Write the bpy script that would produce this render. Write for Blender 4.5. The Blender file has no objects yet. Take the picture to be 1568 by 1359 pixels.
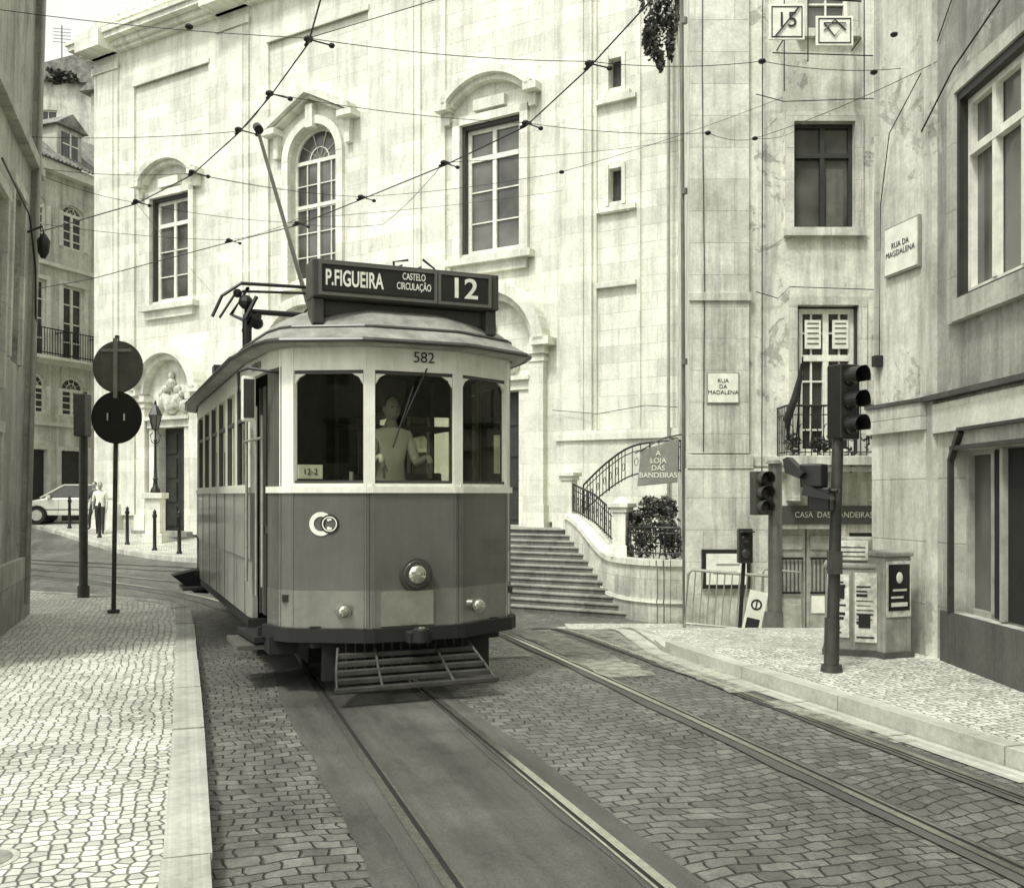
import bpy, bmesh, math, random
from mathutils import Vector, Matrix
random.seed(7)
rad=math.radians
scene=bpy.context.scene
# ------------------------------------------------------------------ materials
TR_,TG_,TB_=1.0,1.0,0.82
def tint(v): return (v*TR_, v*TG_, v*TB_, 1)
MATS={}
class NT:
    def __init__(s,name):
        m=bpy.data.materials.new(name); m.use_nodes=True
        s.m=m; s.t=m.node_tree; s.n=s.t.nodes; s.l=s.t.links
        s.b=s.n['Principled BSDF']; s.out=s.n['Material Output']
    def node(s,typ,**k):
        n=s.n.new(typ)
        for a,b in k.items(): setattr(n,a,b)
        return n
    def lk(s,a,b): s.l.new(a,b)
    def pos(s): return s.node('ShaderNodeNewGeometry').outputs['Position']
    def mapping(s,vec,scale=(1,1,1),rot=(0,0,0)):
        n=s.node('ShaderNodeMapping'); n.inputs['Scale'].default_value=scale; n.inputs['Rotation'].default_value=rot
        s.lk(vec,n.inputs['Vector']); return n.outputs[0]
    def noise(s,vec,scale,detail=5,rough=.6,dist=0):
        n=s.node('ShaderNodeTexNoise'); n.inputs['Scale'].default_value=scale; n.inputs['Detail'].default_value=detail
        n.inputs['Roughness'].default_value=rough; n.inputs['Distortion'].default_value=dist
        s.lk(vec,n.inputs['Vector']); return n.outputs[0]
    def ramp(s,fac,a,b,va=0,vb=1):
        n=s.node('ShaderNodeMapRange'); n.inputs['From Min'].default_value=a; n.inputs['From Max'].default_value=b
        n.inputs['To Min'].default_value=va; n.inputs['To Max'].default_value=vb
        s.lk(fac,n.inputs['Value']); return n.outputs[0]
    def math(s,op,a,b):
        n=s.node('ShaderNodeMath',operation=op)
        for i,x in enumerate((a,b)):
            if isinstance(x,(int,float)): n.inputs[i].default_value=x
            else: s.lk(x,n.inputs[i])
        return n.outputs[0]
    def mul(s,a,b): return s.math('MULTIPLY',a,b)
    def color(s,val):
        n=s.node('ShaderNodeVectorMath',operation='SCALE'); n.inputs[0].default_value=(TR_,TG_,TB_+.04)
        s.lk(val,n.inputs['Scale']); return n.outputs[0]
    def bump(s,h,strength=.5,dist=.02):
        n=s.node('ShaderNodeBump'); n.inputs['Strength'].default_value=strength; n.inputs['Distance'].default_value=dist
        s.lk(h,n.inputs['Height']); s.lk(n.outputs[0],s.b.inputs['Normal'])
def simple(name,v,rough=.6,metal=0,var=.15,ns=6,bump=0,coat=0,spec=None,streak=0):
    k=NT(name); p=k.pos()
    a=k.noise(p,ns,4,.65)
    f=k.ramp(a,.3,.7,1-var*1.4,1+var*1.2)
    if streak:
        s2=k.noise(k.mapping(p,scale=(9,9,.7)),1.0,4,.7); f=k.mul(f,k.ramp(s2,.35,.6,1-streak,1.04))
    k.lk(k.color(k.mul(f,v)),k.b.inputs['Base Color'])
    k.b.inputs['Roughness'].default_value=rough; k.b.inputs['Metallic'].default_value=metal
    if coat: k.b.inputs['Coat Weight'].default_value=coat; k.b.inputs['Coat Roughness'].default_value=.08
    if bump: k.bump(k.noise(p,ns*8,3,.6),bump,.01)
    MATS[name]=k.m; return k.m
def uz(k,ang):
    p=k.pos(); sp=k.node('ShaderNodeSeparateXYZ')
    k.lk(k.mapping(p,rot=(0,0,-ang)),sp.inputs[0])
    c=k.node('ShaderNodeCombineXYZ'); k.lk(sp.outputs[0],c.inputs[0]); k.lk(sp.outputs[2],c.inputs[1])
    return p,c.outputs[0],sp.outputs[2]
def plaster(name,v,ang=0,block=None,stain=.35,peel=0,peelv=.3,joint=.25,bump=.35,foot=None):
    k=NT(name); p,uv,zz=uz(k,ang)
    mid=k.noise(p,1.3,6,.74,.2); fine=k.noise(p,20,3,.7)
    st=k.noise(k.mapping(uv,scale=(2.6,.16,1)),1.0,5,.75,.1)
    f=k.ramp(mid,.3,.62,1-stain*.7,1.08)
    f=k.mul(f,k.ramp(st,.34,.54,1-stain*.85,1.04))
    f=k.mul(f,k.ramp(fine,.3,.7,.86,1.08))
    if foot:
        f=k.mul(f,k.ramp(k.math('ADD',zz,k.mul(mid,1.6)),foot[0]+.7,foot[1]+.7,.6,1))
    h=fine
    val=k.mul(f,v)
    if peel:
        pn=k.noise(p,1.1,7,.72,.6)
        pm=k.ramp(pn,.5+.12*(1-peel),.53+.12*(1-peel))
        mx=k.node('ShaderNodeMix'); k.lk(pm,mx.inputs['Factor']); k.lk(val,mx.inputs['A'])
        k.lk(k.mul(f,peelv),mx.inputs['B']); val=mx.outputs['Result']
        h=k.math('SUBTRACT',k.mul(h,.5),k.mul(pm,.8))
    if block:
        br=k.node('ShaderNodeTexBrick'); k.lk(uv,br.inputs['Vector'])
        br.inputs['Scale'].default_value=1; br.inputs['Brick Width'].default_value=block[0]; br.inputs['Row Height'].default_value=block[1]
        br.inputs['Mortar Size'].default_value=.009; br.inputs['Mortar Smooth'].default_value=.5
        br.inputs['Color1'].default_value=(1.06,1.06,1.06,1); br.inputs['Color2'].default_value=(.84,.84,.84,1); br.inputs['Mortar'].default_value=(1-joint,)*3+(1,)
        bw=k.node('ShaderNodeRGBToBW'); k.lk(br.outputs['Color'],bw.inputs[0])
        val=k.mul(val,bw.outputs[0]); h=k.math('SUBTRACT',k.mul(h,.5),br.outputs['Fac'])
    k.lk(k.color(val),k.b.inputs['Base Color']); k.b.inputs['Roughness'].default_value=.85
    k.bump(h,bump,.015)
    MATS[name]=k.m; return k.m
CH_ANG=math.atan2(-.518,.855)
plaster('church_stone',.74,CH_ANG,(1.05,.42),.27,joint=.25,bump=.5,foot=(0,2.5))
plaster('church_trim',.76,CH_ANG,(2.2,.42),.28,joint=.14)
plaster('old_plaster',.74,0,None,.55,peel=.42,peelv=.46,bump=.6,foot=(-1,1.5))
plaster('quoin_stone',.66,0,(1.1,.55),.55,joint=.25,bump=.5,foot=(-1,.6))
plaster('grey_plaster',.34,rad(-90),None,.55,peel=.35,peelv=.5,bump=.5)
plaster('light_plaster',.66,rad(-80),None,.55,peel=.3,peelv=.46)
plaster('pilaster_stone',.56,rad(-85),(3,.62),.5,joint=.28,foot=(0,1))
plaster('plinth_dark',.09,rad(-90),(1.2,.6),.4)
plaster('house_plaster',.62,rad(69),None,.5)
plaster('left_plaster',.5,rad(108),None,.55,peel=.3,peelv=.34)
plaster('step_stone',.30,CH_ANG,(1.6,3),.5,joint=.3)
plaster('step_stone_shaded',.15,CH_ANG,(1.6,3),.5,joint=.3)  # risers: the step stone darkened, their shade put into the colour
plaster('kerb_stone',.5,rad(18.6),None,.55)
simple('dark_iron',.018,.45,.3,.3); simple('black_rubber',.015,.7)
simple('steel',.55,.24,.9,.15,20); simple('galvanised',.34,.4,.4,.15); simple('pole_grey',.06,.5,.2,.3,4,streak=.2)
simple('white_paint',.78,.4,0,.06,12,coat=.3); simple('cream_frame',.78,.35,0,.05,12,coat=.3,streak=.1)
simple('tram_paint',.105,.28,0,.08,5,coat=.6,streak=.08); simple('tram_paint_lit',.30,.35,0,.12,4,coat=.4,streak=.18)  # side panels: same body paint made paler, side light put into the colour
simple('tram_band',.22,.22,.4,.1,8,coat=.8,streak=.1); simple('highlight_metal',.6,.22,.85,.1,8); simple('tram_roof',.27,.5,0,.3,4,streak=.2); simple('tram_trim',.05,.35,0,.1)
simple('under_black',.01,.7); simple('interior',.03,.6); simple('seat_wood',.08,.5)
simple('window_white',.76,.5,0,.12,8,streak=.1); simple('window_dark',.035,.5,0,.2); simple('door_grey',.34,.55,0,.2,5,streak=.2)
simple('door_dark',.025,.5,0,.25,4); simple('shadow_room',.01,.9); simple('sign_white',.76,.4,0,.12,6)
simple('sign_black',.016,.35); simple('sign_back',.17,.4,.5,.18,3,streak=.2); simple('lens_dark',.03,.12); simple('roof_tile',.2,.85,0,.4,3,.4)
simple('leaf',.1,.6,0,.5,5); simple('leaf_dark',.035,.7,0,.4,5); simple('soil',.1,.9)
simple('skin',.34,.5,0,.05); simple('hair',.03,.6); simple('shirt_white',.8,.8,0,.05); simple('trousers_dark',.025,.85)
simple('shirt_dark',.08,.85); simple('car_paint',.7,.25,.1,.02,coat=1); simple('banner',.25,.7,0,.15)
simple('poster',.62,.6,0,.3,14); simple('cabinet',.3,.55,0,.25,5,streak=.25); simple('statue',.5,.8,0,.4,6)
simple('curtain',.5,.9,0,.15)
def building_glass(name,v,rv):
    k=NT(name); p=k.pos(); n=k.noise(p,.8,3,.5)
    k.lk(k.color(k.ramp(n,.35,.65,v*.4,v*1.6)),k.b.inputs['Base Color']); k.b.inputs['Roughness'].default_value=rv
    k.b.inputs['Specular IOR Level'].default_value=.6
    k.bump(k.noise(p,1.2,2,.5),.15,.05); MATS[name]=k.m
building_glass('pane',.04,.08); building_glass('pane_mid',.09,.12)
def clear_glass():
    k=NT('tram_glass'); k.n.remove(k.b)
    t=k.node('ShaderNodeBsdfTransparent'); t.inputs[0].default_value=(.72,.73,.64,1)
    g=k.node('ShaderNodeBsdfGlossy'); g.inputs['Roughness'].default_value=.02; g.inputs[0].default_value=(1,1,.9,1)
    f=k.node('ShaderNodeFresnel'); f.inputs[0].default_value=1.4
    m=k.node('ShaderNodeMixShader'); k.lk(f.outputs[0],m.inputs[0]); k.lk(t.outputs[0],m.inputs[1]); k.lk(g.outputs[0],m.inputs[2])
    k.lk(m.outputs[0],k.out.inputs[0]); MATS['tram_glass']=k.m
clear_glass()
def chrome_lamp():
    k=NT('lamp_glass'); k.b.inputs['Base Color'].default_value=tint(.6); k.b.inputs['Roughness'].default_value=.1; k.b.inputs['Metallic'].default_value=.85
    MATS['lamp_glass']=k.m
chrome_lamp()
ST=rad(18.5)
def warp(k,v,scale,amp,detail=2):
    nz=k.node('ShaderNodeTexNoise'); nz.inputs['Scale'].default_value=scale; nz.inputs['Detail'].default_value=detail; k.lk(v,nz.inputs['Vector'])
    sb=k.node('ShaderNodeVectorMath',operation='SUBTRACT'); k.lk(nz.outputs['Color'],sb.inputs[0]); sb.inputs[1].default_value=(.5,.5,.5)
    sc=k.node('ShaderNodeVectorMath',operation='SCALE'); k.lk(sb.outputs[0],sc.inputs[0]); sc.inputs['Scale'].default_value=amp
    ad=k.node('ShaderNodeVectorMath',operation='ADD'); k.lk(v,ad.inputs[0]); k.lk(sc.outputs[0],ad.inputs[1]); return ad.outputs[0]
def setts():
    k=NT('setts'); p=k.pos(); v=k.mapping(p,rot=(0,0,-ST))
    v1=warp(k,v,.8,.45,2); v2=warp(k,v1,8,.06,2)
    br=k.node('ShaderNodeTexBrick'); k.lk(v2,br.inputs['Vector'])
    br.inputs['Scale'].default_value=1; br.inputs['Brick Width'].default_value=.135; br.inputs['Row Height'].default_value=.1
    br.inputs['Mortar Size'].default_value=.008; br.inputs['Mortar Smooth'].default_value=1.0
    br.inputs['Color1'].default_value=(1.28,1.28,1.28,1); br.inputs['Color2'].default_value=(.72,.72,.72,1); br.inputs['Mortar'].default_value=(.42,.42,.42,1)
    bw=k.node('ShaderNodeRGBToBW'); k.lk(br.outputs['Color'],bw.inputs[0])
    big=k.noise(p,.45,5,.68,.6); fine=k.noise(p,45,3,.7); mid=k.noise(p,6,3,.6)
    lane=k.noise(k.mapping(v,scale=(2.4,.22,1)),1.0,4,.65)
    f=k.mul(bw.outputs[0],k.ramp(big,.3,.68,.62,1.36)); f=k.mul(f,k.ramp(fine,.3,.7,.72,1.28)); f=k.mul(f,k.ramp(mid,.3,.7,.78,1.22)); f=k.mul(f,k.ramp(lane,.36,.62,.76,1.18))
    dirt=k.ramp(k.noise(p,1.4,4,.7),.48,.66,0,.7)
    mx=k.node('ShaderNodeMix'); k.lk(dirt,mx.inputs['Factor']); k.lk(f,mx.inputs['A']); k.lk(k.ramp(fine,.3,.7,.6,.85),mx.inputs['B'])
    k.lk(k.color(k.mul(mx.outputs['Result'],.125)),k.b.inputs['Base Color'])
    k.lk(k.ramp(mid,.3,.7,.38,.62),k.b.inputs['Roughness'])
    h=k.math('ADD',k.math('SUBTRACT',1,br.outputs['Fac']),k.mul(fine,.25)); h=k.math('ADD',h,k.mul(mid,.9))
    k.bump(h,1.0,.02); MATS['setts']=k.m
setts()
def calcada(name,v,scale=14.5):
    k=NT(name); p=warp(k,k.mapping(k.pos(),rot=(0,0,-ST)),1.2,.12,1)
    ds=k.node('ShaderNodeTexVoronoi',feature='DISTANCE_TO_EDGE'); ds.voronoi_dimensions='2D'
    ds.inputs['Scale'].default_value=scale; ds.inputs['Randomness'].default_value=.5; k.lk(p,ds.inputs['Vector'])
    vc=k.node('ShaderNodeTexVoronoi',feature='F1'); vc.voronoi_dimensions='2D'
    vc.inputs['Scale'].default_value=scale; vc.inputs['Randomness'].default_value=.5; k.lk(p,vc.inputs['Vector'])
    bw=k.node('ShaderNodeRGBToBW'); k.lk(vc.outputs['Color'],bw.inputs[0])
    big=k.noise(p,.7,5,.7,.4); fine=k.noise(p,60,2,.6)
    j=k.ramp(ds.outputs['Distance'],.01,.13,.24,1)
    f=k.mul(j,k.ramp(bw.outputs[0],.15,.85,.7,1.16)); f=k.mul(f,k.ramp(big,.3,.66,.62,1.15)); f=k.mul(f,k.ramp(fine,.3,.7,.86,1.12))
    k.lk(k.color(k.mul(f,v)),k.b.inputs['Base Color']); k.b.inputs['Roughness'].default_value=.5
    k.bump(k.math('ADD',j,k.mul(bw.outputs[0],.5)),.9,.012); MATS[name]=k.m
calcada('calcada',.66)
def asphalt():
    k=NT('asphalt'); p=k.pos(); a=k.noise(p,90,3,.7); b=k.noise(k.mapping(k.mapping(p,rot=(0,0,-ST)),scale=(4,.4,1)),1.2,5,.7); c=k.noise(p,.9,5,.7)
    f=k.mul(k.ramp(a,.3,.7,.66,1.34),k.ramp(b,.32,.66,.7,1.3)); f=k.mul(f,k.ramp(c,.3,.68,.7,1.28))
    k.lk(k.color(k.mul(f,.078)),k.b.inputs['Base Color']); k.lk(k.ramp(c,.3,.7,.42,.68),k.b.inputs['Roughness']); k.bump(a,.6,.01); MATS['asphalt']=k.m
asphalt()
def worn():
    k=NT('worn_paint'); p=k.pos(); k.b.inputs['Base Color'].default_value=tint(.55); k.b.inputs['Roughness'].default_value=.6
    n=k.math('ADD',k.mul(k.noise(p,9,6,.75),.6),k.mul(k.noise(p,1.2,3,.6),.4))
    t=k.node('ShaderNodeBsdfTransparent'); m=k.node('ShaderNodeMixShader')
    k.lk(k.ramp(n,.40,.60,0,.6),m.inputs[0]); k.lk(t.outputs[0],m.inputs[1]); k.lk(k.b.outputs[0],m.inputs[2]); k.lk(m.outputs[0],k.out.inputs[0])
    MATS['worn_paint']=k.m
worn()
# ------------------------------------------------------------------ mesh kit
I4=Matrix.Identity(4)
def frame(o,ang): return Matrix.Translation(Vector(o))@Matrix.Rotation(ang,4,'Z')
class Part:
    def __init__(s,name,mat,M=I4,smooth=False,bevel=0):
        s.name=name; s.mat=mat; s.M=M; s.V=[]; s.F=[]; s.smooth=smooth; s.bevel=bevel
    def v(s,p): s.V.append(tuple(s.M@Vector(p))); return len(s.V)-1
    def face(s,pts): s.F.append([s.v(p) for p in pts])
    def box(s,x0,x1,y0,y1,z0,z1,T=None):
        c=[(x0,y0,z0),(x1,y0,z0),(x1,y1,z0),(x0,y1,z0),(x0,y0,z1),(x1,y0,z1),(x1,y1,z1),(x0,y1,z1)]
        if T: c=[tuple(T@Vector(q)) for q in c]
        i=[s.v(q) for q in c]
        for f in ((0,3,2,1),(4,5,6,7),(0,1,5,4),(1,2,6,5),(2,3,7,6),(3,0,4,7)): s.F.append([i[a] for a in f])
    def prism(s,poly,y0,y1):
        n=len(poly); a=[s.v((x,y0,z)) for x,z in poly]; b=[s.v((x,y1,z)) for x,z in poly]
        s.F.append(a); s.F.append(b[::-1])
        for i in range(n): j=(i+1)%n; s.F.append([a[i],b[i],b[j],a[j]])
    def slab(s,poly,z0,z1):
        n=len(poly); a=[s.v((x,y,z0)) for x,y in poly]; b=[s.v((x,y,z1)) for x,y in poly]
        s.F.append(a[::-1]); s.F.append(b)
        for i in range(n): j=(i+1)%n; s.F.append([a[i],a[j],b[j],b[i]])
    def cyl(s,p0,p1,r0,r1=None,n=12,caps=True):
        r1=r0 if r1 is None else r1; p0=Vector(p0); p1=Vector(p1); d=(p1-p0).normalized()
        u=d.orthogonal().normalized(); w=d.cross(u)
        a=[s.v(p0+(u*math.cos(t)+w*math.sin(t))*r0) for t in [2*math.pi*i/n for i in range(n)]]
        b=[s.v(p1+(u*math.cos(t)+w*math.sin(t))*r1) for t in [2*math.pi*i/n for i in range(n)]]
        for i in range(n): j=(i+1)%n; s.F.append([a[i],a[j],b[j],b[i]])
        if caps: s.F.append(a[::-1]); s.F.append(b)
    def tube(s,path,r,n=6):
        P=[Vector(q) for q in path]; rings=[]
        for i,q in enumerate(P):
            d=(P[min(i+1,len(P)-1)]-P[max(i-1,0)]).normalized()
            u=d.cross(Vector((0,0,1)))
            if u.length<.05: u=d.cross(Vector((1,0,0)))
            u.normalize(); w=d.cross(u)
            rr=r[i] if isinstance(r,(list,tuple)) else r
            rings.append([s.v(q+(u*math.cos(t)+w*math.sin(t))*rr) for t in [2*math.pi*k/n for k in range(n)]])
        for a,b in zip(rings,rings[1:]):
            for i in range(n): j=(i+1)%n; s.F.append([a[i],a[j],b[j],b[i]])
    def lathe(s,c,prof,n=16):
        rings=[[s.v((c[0]+r*math.cos(2*math.pi*i/n),c[1]+r*math.sin(2*math.pi*i/n),c[2]+z)) for i in range(n)] for r,z in prof]
        for a,b in zip(rings,rings[1:]):
            for i in range(n): j=(i+1)%n; s.F.append([a[i],a[j],b[j],b[i]])
        s.F.append(rings[0][::-1]); s.F.append(rings[-1])
    def ball(s,c,r,n=12,m=8,T=None):
        if not isinstance(r,(tuple,list)): r=(r,r,r)
        rings=[]
        for k in range(1,m):
            ph=math.pi*k/m
            rg=[]
            for i in range(n):
                q=Vector((r[0]*math.sin(ph)*math.cos(2*math.pi*i/n),r[1]*math.sin(ph)*math.sin(2*math.pi*i/n),r[2]*math.cos(ph)))
                if T: q=T@q
                rg.append(s.v(Vector(c)+q))
            rings.append(rg)
        tq=Vector((0,0,r[2])); bq=Vector((0,0,-r[2]))
        if T: tq=T@tq; bq=T@bq
        t=s.v(Vector(c)+tq); b=s.v(Vector(c)+bq)
        for a,bb in zip(rings,rings[1:]):
            for i in range(n): j=(i+1)%n; s.F.append([a[i],bb[i],bb[j],a[j]])
        for i in range(n): j=(i+1)%n; s.F.append([t,rings[0][i],rings[0][j]]); s.F.append([b,rings[-1][j],rings[-1][i]])
    def arc(s,cx,cz,ri,ro,a0,a1,y0,y1,n=16):
        for k in range(n):
            t0=rad(a0+(a1-a0)*k/n); t1=rad(a0+(a1-a0)*(k+1)/n)
            s.prism([(cx+ri*math.cos(t0),cz+ri*math.sin(t0)),(cx+ro*math.cos(t0),cz+ro*math.sin(t0)),(cx+ro*math.cos(t1),cz+ro*math.sin(t1)),(cx+ri*math.cos(t1),cz+ri*math.sin(t1))],y0,y1)
    def build(s,parent):
        me=bpy.data.meshes.new(s.name); me.from_pydata(s.V,[],s.F); 
        bm=bmesh.new(); bm.from_mesh(me); bmesh.ops.recalc_face_normals(bm,faces=bm.faces); bm.to_mesh(me); bm.free()
        me.materials.append(MATS[s.mat]); o=bpy.data.objects.new(s.name,me); scene.collection.objects.link(o)
        if s.smooth:
            for p in me.polygons: p.use_smooth=True
            try: me.set_sharp_from_angle(angle=rad(40))
            except Exception: pass
        if s.bevel:
            b=o.modifiers.new('bevel','BEVEL'); b.width=s.bevel; b.segments=2; b.limit_method='ANGLE'; b.angle_limit=rad(35)
        if parent: o.parent=parent; o.matrix_parent_inverse=parent.matrix_world.inverted()
        return o
ALL=[]
class Obj:
    def __init__(s,name,loc=(0,0,0),M=I4):
        s.name=name; s.M=M; s.loc=loc; s.parts={}; s.extra=[]; ALL.append(s)
    def p(s,name,mat=None,M=None,**k):
        if name not in s.parts: s.parts[name]=Part(name,mat,M if M is not None else s.M,**k)
        q=s.parts[name]
        if M is not None: q.M=M
        return q
    def text(s,name,body,size,T,mat,align='CENTER',sx=1,bold=0.0):
        s.extra.append(('text',name,body,size,s.M@T@Matrix.Rotation(rad(90),4,'X'),mat,align,sx,bold))
    def finish(s):
        e=bpy.data.objects.new(s.name,None); e.empty_display_size=.3; e.location=s.loc; scene.collection.objects.link(e)
        e.matrix_world=Matrix.Translation(Vector(s.loc))
        for q in s.parts.values():
            if q.F: q.build(e)
        for x in s.extra:
            if x[0]=='text':
                _,n,body,size,T,mat,al,sx,bold=x
                cu=bpy.data.curves.new(n,'FONT'); cu.body=body; cu.size=size; cu.align_x=al; cu.align_y='CENTER'; cu.extrude=.001; cu.offset=bold
                cu.materials.append(MATS[mat]); o=bpy.data.objects.new(n,cu); scene.collection.objects.link(o)
                o.parent=e; o.matrix_parent_inverse=e.matrix_world.inverted(); o.matrix_world=T@Matrix.Diagonal((sx,1,1,1))
            else:
                o=x[1]; o.parent=e; o.matrix_parent_inverse=e.matrix_world.inverted()
def wall(P,u0,u1,z0,z1,holes,d=.3,y=0,reveal=None):
    R=reveal or P
    us=sorted({u0,u1}|{h[0] for h in holes}|{h[1] for h in holes}); zs=sorted({z0,z1}|{h[2] for h in holes}|{h[3] for h in holes})
    for a,b in zip(us,us[1:]):
        for c,e in zip(zs,zs[1:]):
            um=(a+b)/2; zm=(c+e)/2
            if any(h[0]<um<h[1] and h[2]<zm<h[3] for h in holes): continue
            P.face([(a,y,c),(b,y,c),(b,y,e),(a,y,e)])
    for h in holes:
        a,b,c,e=h[:4]; ar=h[4] if len(h)>4 else 0; s=e-ar
        R.face([(a,y,c),(a,y,s),(a,y+d,s),(a,y+d,c)]); R.face([(b,y,c),(b,y+d,c),(b,y+d,s),(b,y,s)]); R.face([(a,y,c),(a,y+d,c),(b,y+d,c),(b,y,c)])
        if not ar: R.face([(a,y,e),(b,y,e),(b,y+d,e),(a,y+d,e)])
        else:
            n=14; m=(a+b)/2; w=(b-a)/2
            pt=[(m-w*math.cos(math.pi*i/n),s+ar*math.sin(math.pi*i/n)) for i in range(n+1)]
            for (x0,q0),(x1,q1) in zip(pt,pt[1:]):
                P.face([(x0,y,q0),(x1,y,q1),(x1,y,e),(x0,y,e)])
                R.face([(x0,y,q0),(x0,y+d,q0),(x1,y+d,q1),(x1,y,q1)])
def window(O,fr,gl,u0,u1,z0,z1,y,cols,rows,ar=0,fw=.07,bw=.03,big=None,M=None,outer=None,glass_mat='pane',frame_mat='window_white'):
    F=O.p(fr,frame_mat,M); G=O.p(gl,glass_mat,M)
    s=z1-ar
    F.box(u0,u0+fw,y-.04,y+.04,z0,s); F.box(u1-fw,u1,y-.04,y+.04,z0,s); F.box(u0+fw,u1-fw,y-.04,y+.04,z0,z0+fw)
    if not ar:
        F.box(u0+fw,u1-fw,y-.04,y+.04,z1-fw,z1)
        G.face([(u0,y+.02,z0),(u1,y+.02,z0),(u1,y+.02,z1),(u0,y+.02,z1)])
    else:
        F.box(u0+fw,u1-fw,y-.05,y+.05,s-fw,s+.02)
        n=14; m=(u0+u1)/2; w=(u1-u0)/2
        pt=[(m-w*math.cos(math.pi*i/n),s+ar*math.sin(math.pi*i/n)) for i in range(n+1)]
        G.face([(u0,y+.02,z0),(u1,y+.02,z0)]+[(a,y+.02,b) for a,b in pt[::-1]])
        for (x0,q0),(x1,q1) in zip(pt,pt[1:]):
            k=1-fw/w
            F.prism([(x0,q0),(x1,q1),(m+(x1-m)*k,s+(q1-s)*k),(m+(x0-m)*k,s+(q0-s)*k)],y-.045,y+.045)
        for a in (36,72,108,144):
            F.prism([(m+.02*math.sin(rad(a)),s-.02*math.cos(rad(a))),(m+w*.97*math.cos(rad(a))+.012,s+ar*.97*math.sin(rad(a))),(m+w*.97*math.cos(rad(a))-.012,s+ar*.97*math.sin(rad(a)))],y-.02,y+.015)
        F.arc(m,s,.38*w,.38*w+.03,0,180,y-.022,y+.012,10)
    if big:
        for c in big.get('v',[]): F.box(u0+(u1-u0)*c-fw*.55,u0+(u1-u0)*c+fw*.55,y-.055,y+.01,z0+fw,s-fw)
        for c in big.get('h',[]): F.box(u0+fw,u1-fw,y-.06,y+.012,z0+(s-z0)*c-fw*.6,z0+(s-z0)*c+fw*.6)
    for i in range(1,cols): x=u0+(u1-u0)*i/cols; F.box(x-bw/2,x+bw/2,y-.03,y+.014,z0+fw,s-fw)
    for i in range(1,rows): q=z0+(s-z0)*i/rows; F.box(u0+fw,u1-fw,y-.028,y+.013,q-bw/2,q+bw/2)
def smoothpath(P,n=8):
    P=[Vector(q) for q in P]; out=[]
    for i in range(len(P)-1):
        a=P[max(i-1,0)]; b=P[i]; c=P[i+1]; d=P[min(i+2,len(P)-1)]
        for k in range(n):
            t=k/n; out.append(.5*((2*b)+(c-a)*t+(2*a-5*b+4*c-d)*t*t+(3*b-a-3*c+d)*t**3))
    out.append(P[-1]); return out
def resample(P,step):
    P=[Vector(q) for q in P]; out=[P[0]]; 
    for a,b in zip(P,P[1:]):
        n=max(1,int((b-a).length/step))
        for k in range(1,n+1): out.append(a.lerp(b,k/n))
    return out
def offset(P,d):
    out=[]
    for i,q in enumerate(P):
        t=(P[min(i+1,len(P)-1)]-P[max(i-1,0)]).normalized(); out.append(Vector((q.x+t.y*d,q.y-t.x*d)))
    return out
# ------------------------------------------------------------------ terrain
def S(t): t=max(0,min(1,t)); return t*t*(3-2*t)
def tz(x,y): return -.87*S((y-12)/5.5)*S((x+3)/3) + .55*S((y-28)/11)*S((-x-6)/4)
def ladder(segs):
    out=[]
    for a,b,st in segs:
        n=int(round((b-a)/st)); out+= [a+(b-a)*i/n for i in range(n)]
    return out+[segs[-1][1]]
def grid(name,mat,xs,ys,dz):
    o=Obj(name); P=o.p('surface',mat,smooth=True); idx={}
    for j,y in enumerate(ys):
        for i,x in enumerate(xs): idx[i,j]=P.v((x,y,tz(x,y)+dz))
    for j in range(len(ys)-1):
        for i in range(len(xs)-1): P.F.append([idx[i,j],idx[i+1,j],idx[i+1,j+1],idx[i,j+1]])
grid('ground','soil',ladder([(-600,-60,90),(-60,-30,10),(-30,15,1),(15,60,9),(60,600,90)]),ladder([(-300,-12,48),(-12,60,1),(60,120,10),(120,900,130)]),-.06)
grid('road','setts',ladder([(-40,-8,1),(-8,6,.25),(6,16,1)]),ladder([(-12,8,1),(8,24,.25),(24,60,1)]),0)
def ribbon(P,path,d0,d1,h0,h1,solid=False,m=1):
    A=offset(path,d0); B=offset(path,d1); rows=[]
    for a,b in zip(A,B):
        rows.append([P.v((*(a.lerp(b,k/m)),tz(*(a.lerp(b,k/m)))+h1)) for k in range(m+1)])
    for r,q in zip(rows,rows[1:]):
        for k in range(m): P.F.append([r[k],r[k+1],q[k+1],q[k]])
    if solid:
        for Q in (A,B):
            t=[P.v((a.x,a.y,tz(a.x,a.y)+h1)) for a in Q]; b=[P.v((a.x,a.y,tz(a.x,a.y)+h0)) for a in Q]
            for i in range(len(t)-1): P.F.append([t[i],t[i+1],b[i+1],b[i]])
        for i in (0,-1):
            a,b=A[i],B[i]; P.face([(a.x,a.y,tz(a.x,a.y)+h0),(b.x,b.y,tz(b.x,b.y)+h0),(b.x,b.y,tz(b.x,b.y)+h1),(a.x,a.y,tz(a.x,a.y)+h1)])
def ruled(P,A,B,n,m,hf):
    def at(Q,t):
        Q=[Vector(q) for q in Q]; f=t*(len(Q)-1); i=min(int(f),len(Q)-2); return Q[i].lerp(Q[i+1],f-i)
    g=[[P.v((*(at(A,i/n).lerp(at(B,i/n),j/m)),tz(*(at(A,i/n).lerp(at(B,i/n),j/m)))+hf(at(A,i/n).lerp(at(B,i/n),j/m)))) for j in range(m+1)] for i in range(n+1)]
    for i in range(n):
        for j in range(m): P.F.append([g[i][j],g[i][j+1],g[i+1][j+1],g[i+1][j]])
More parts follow.
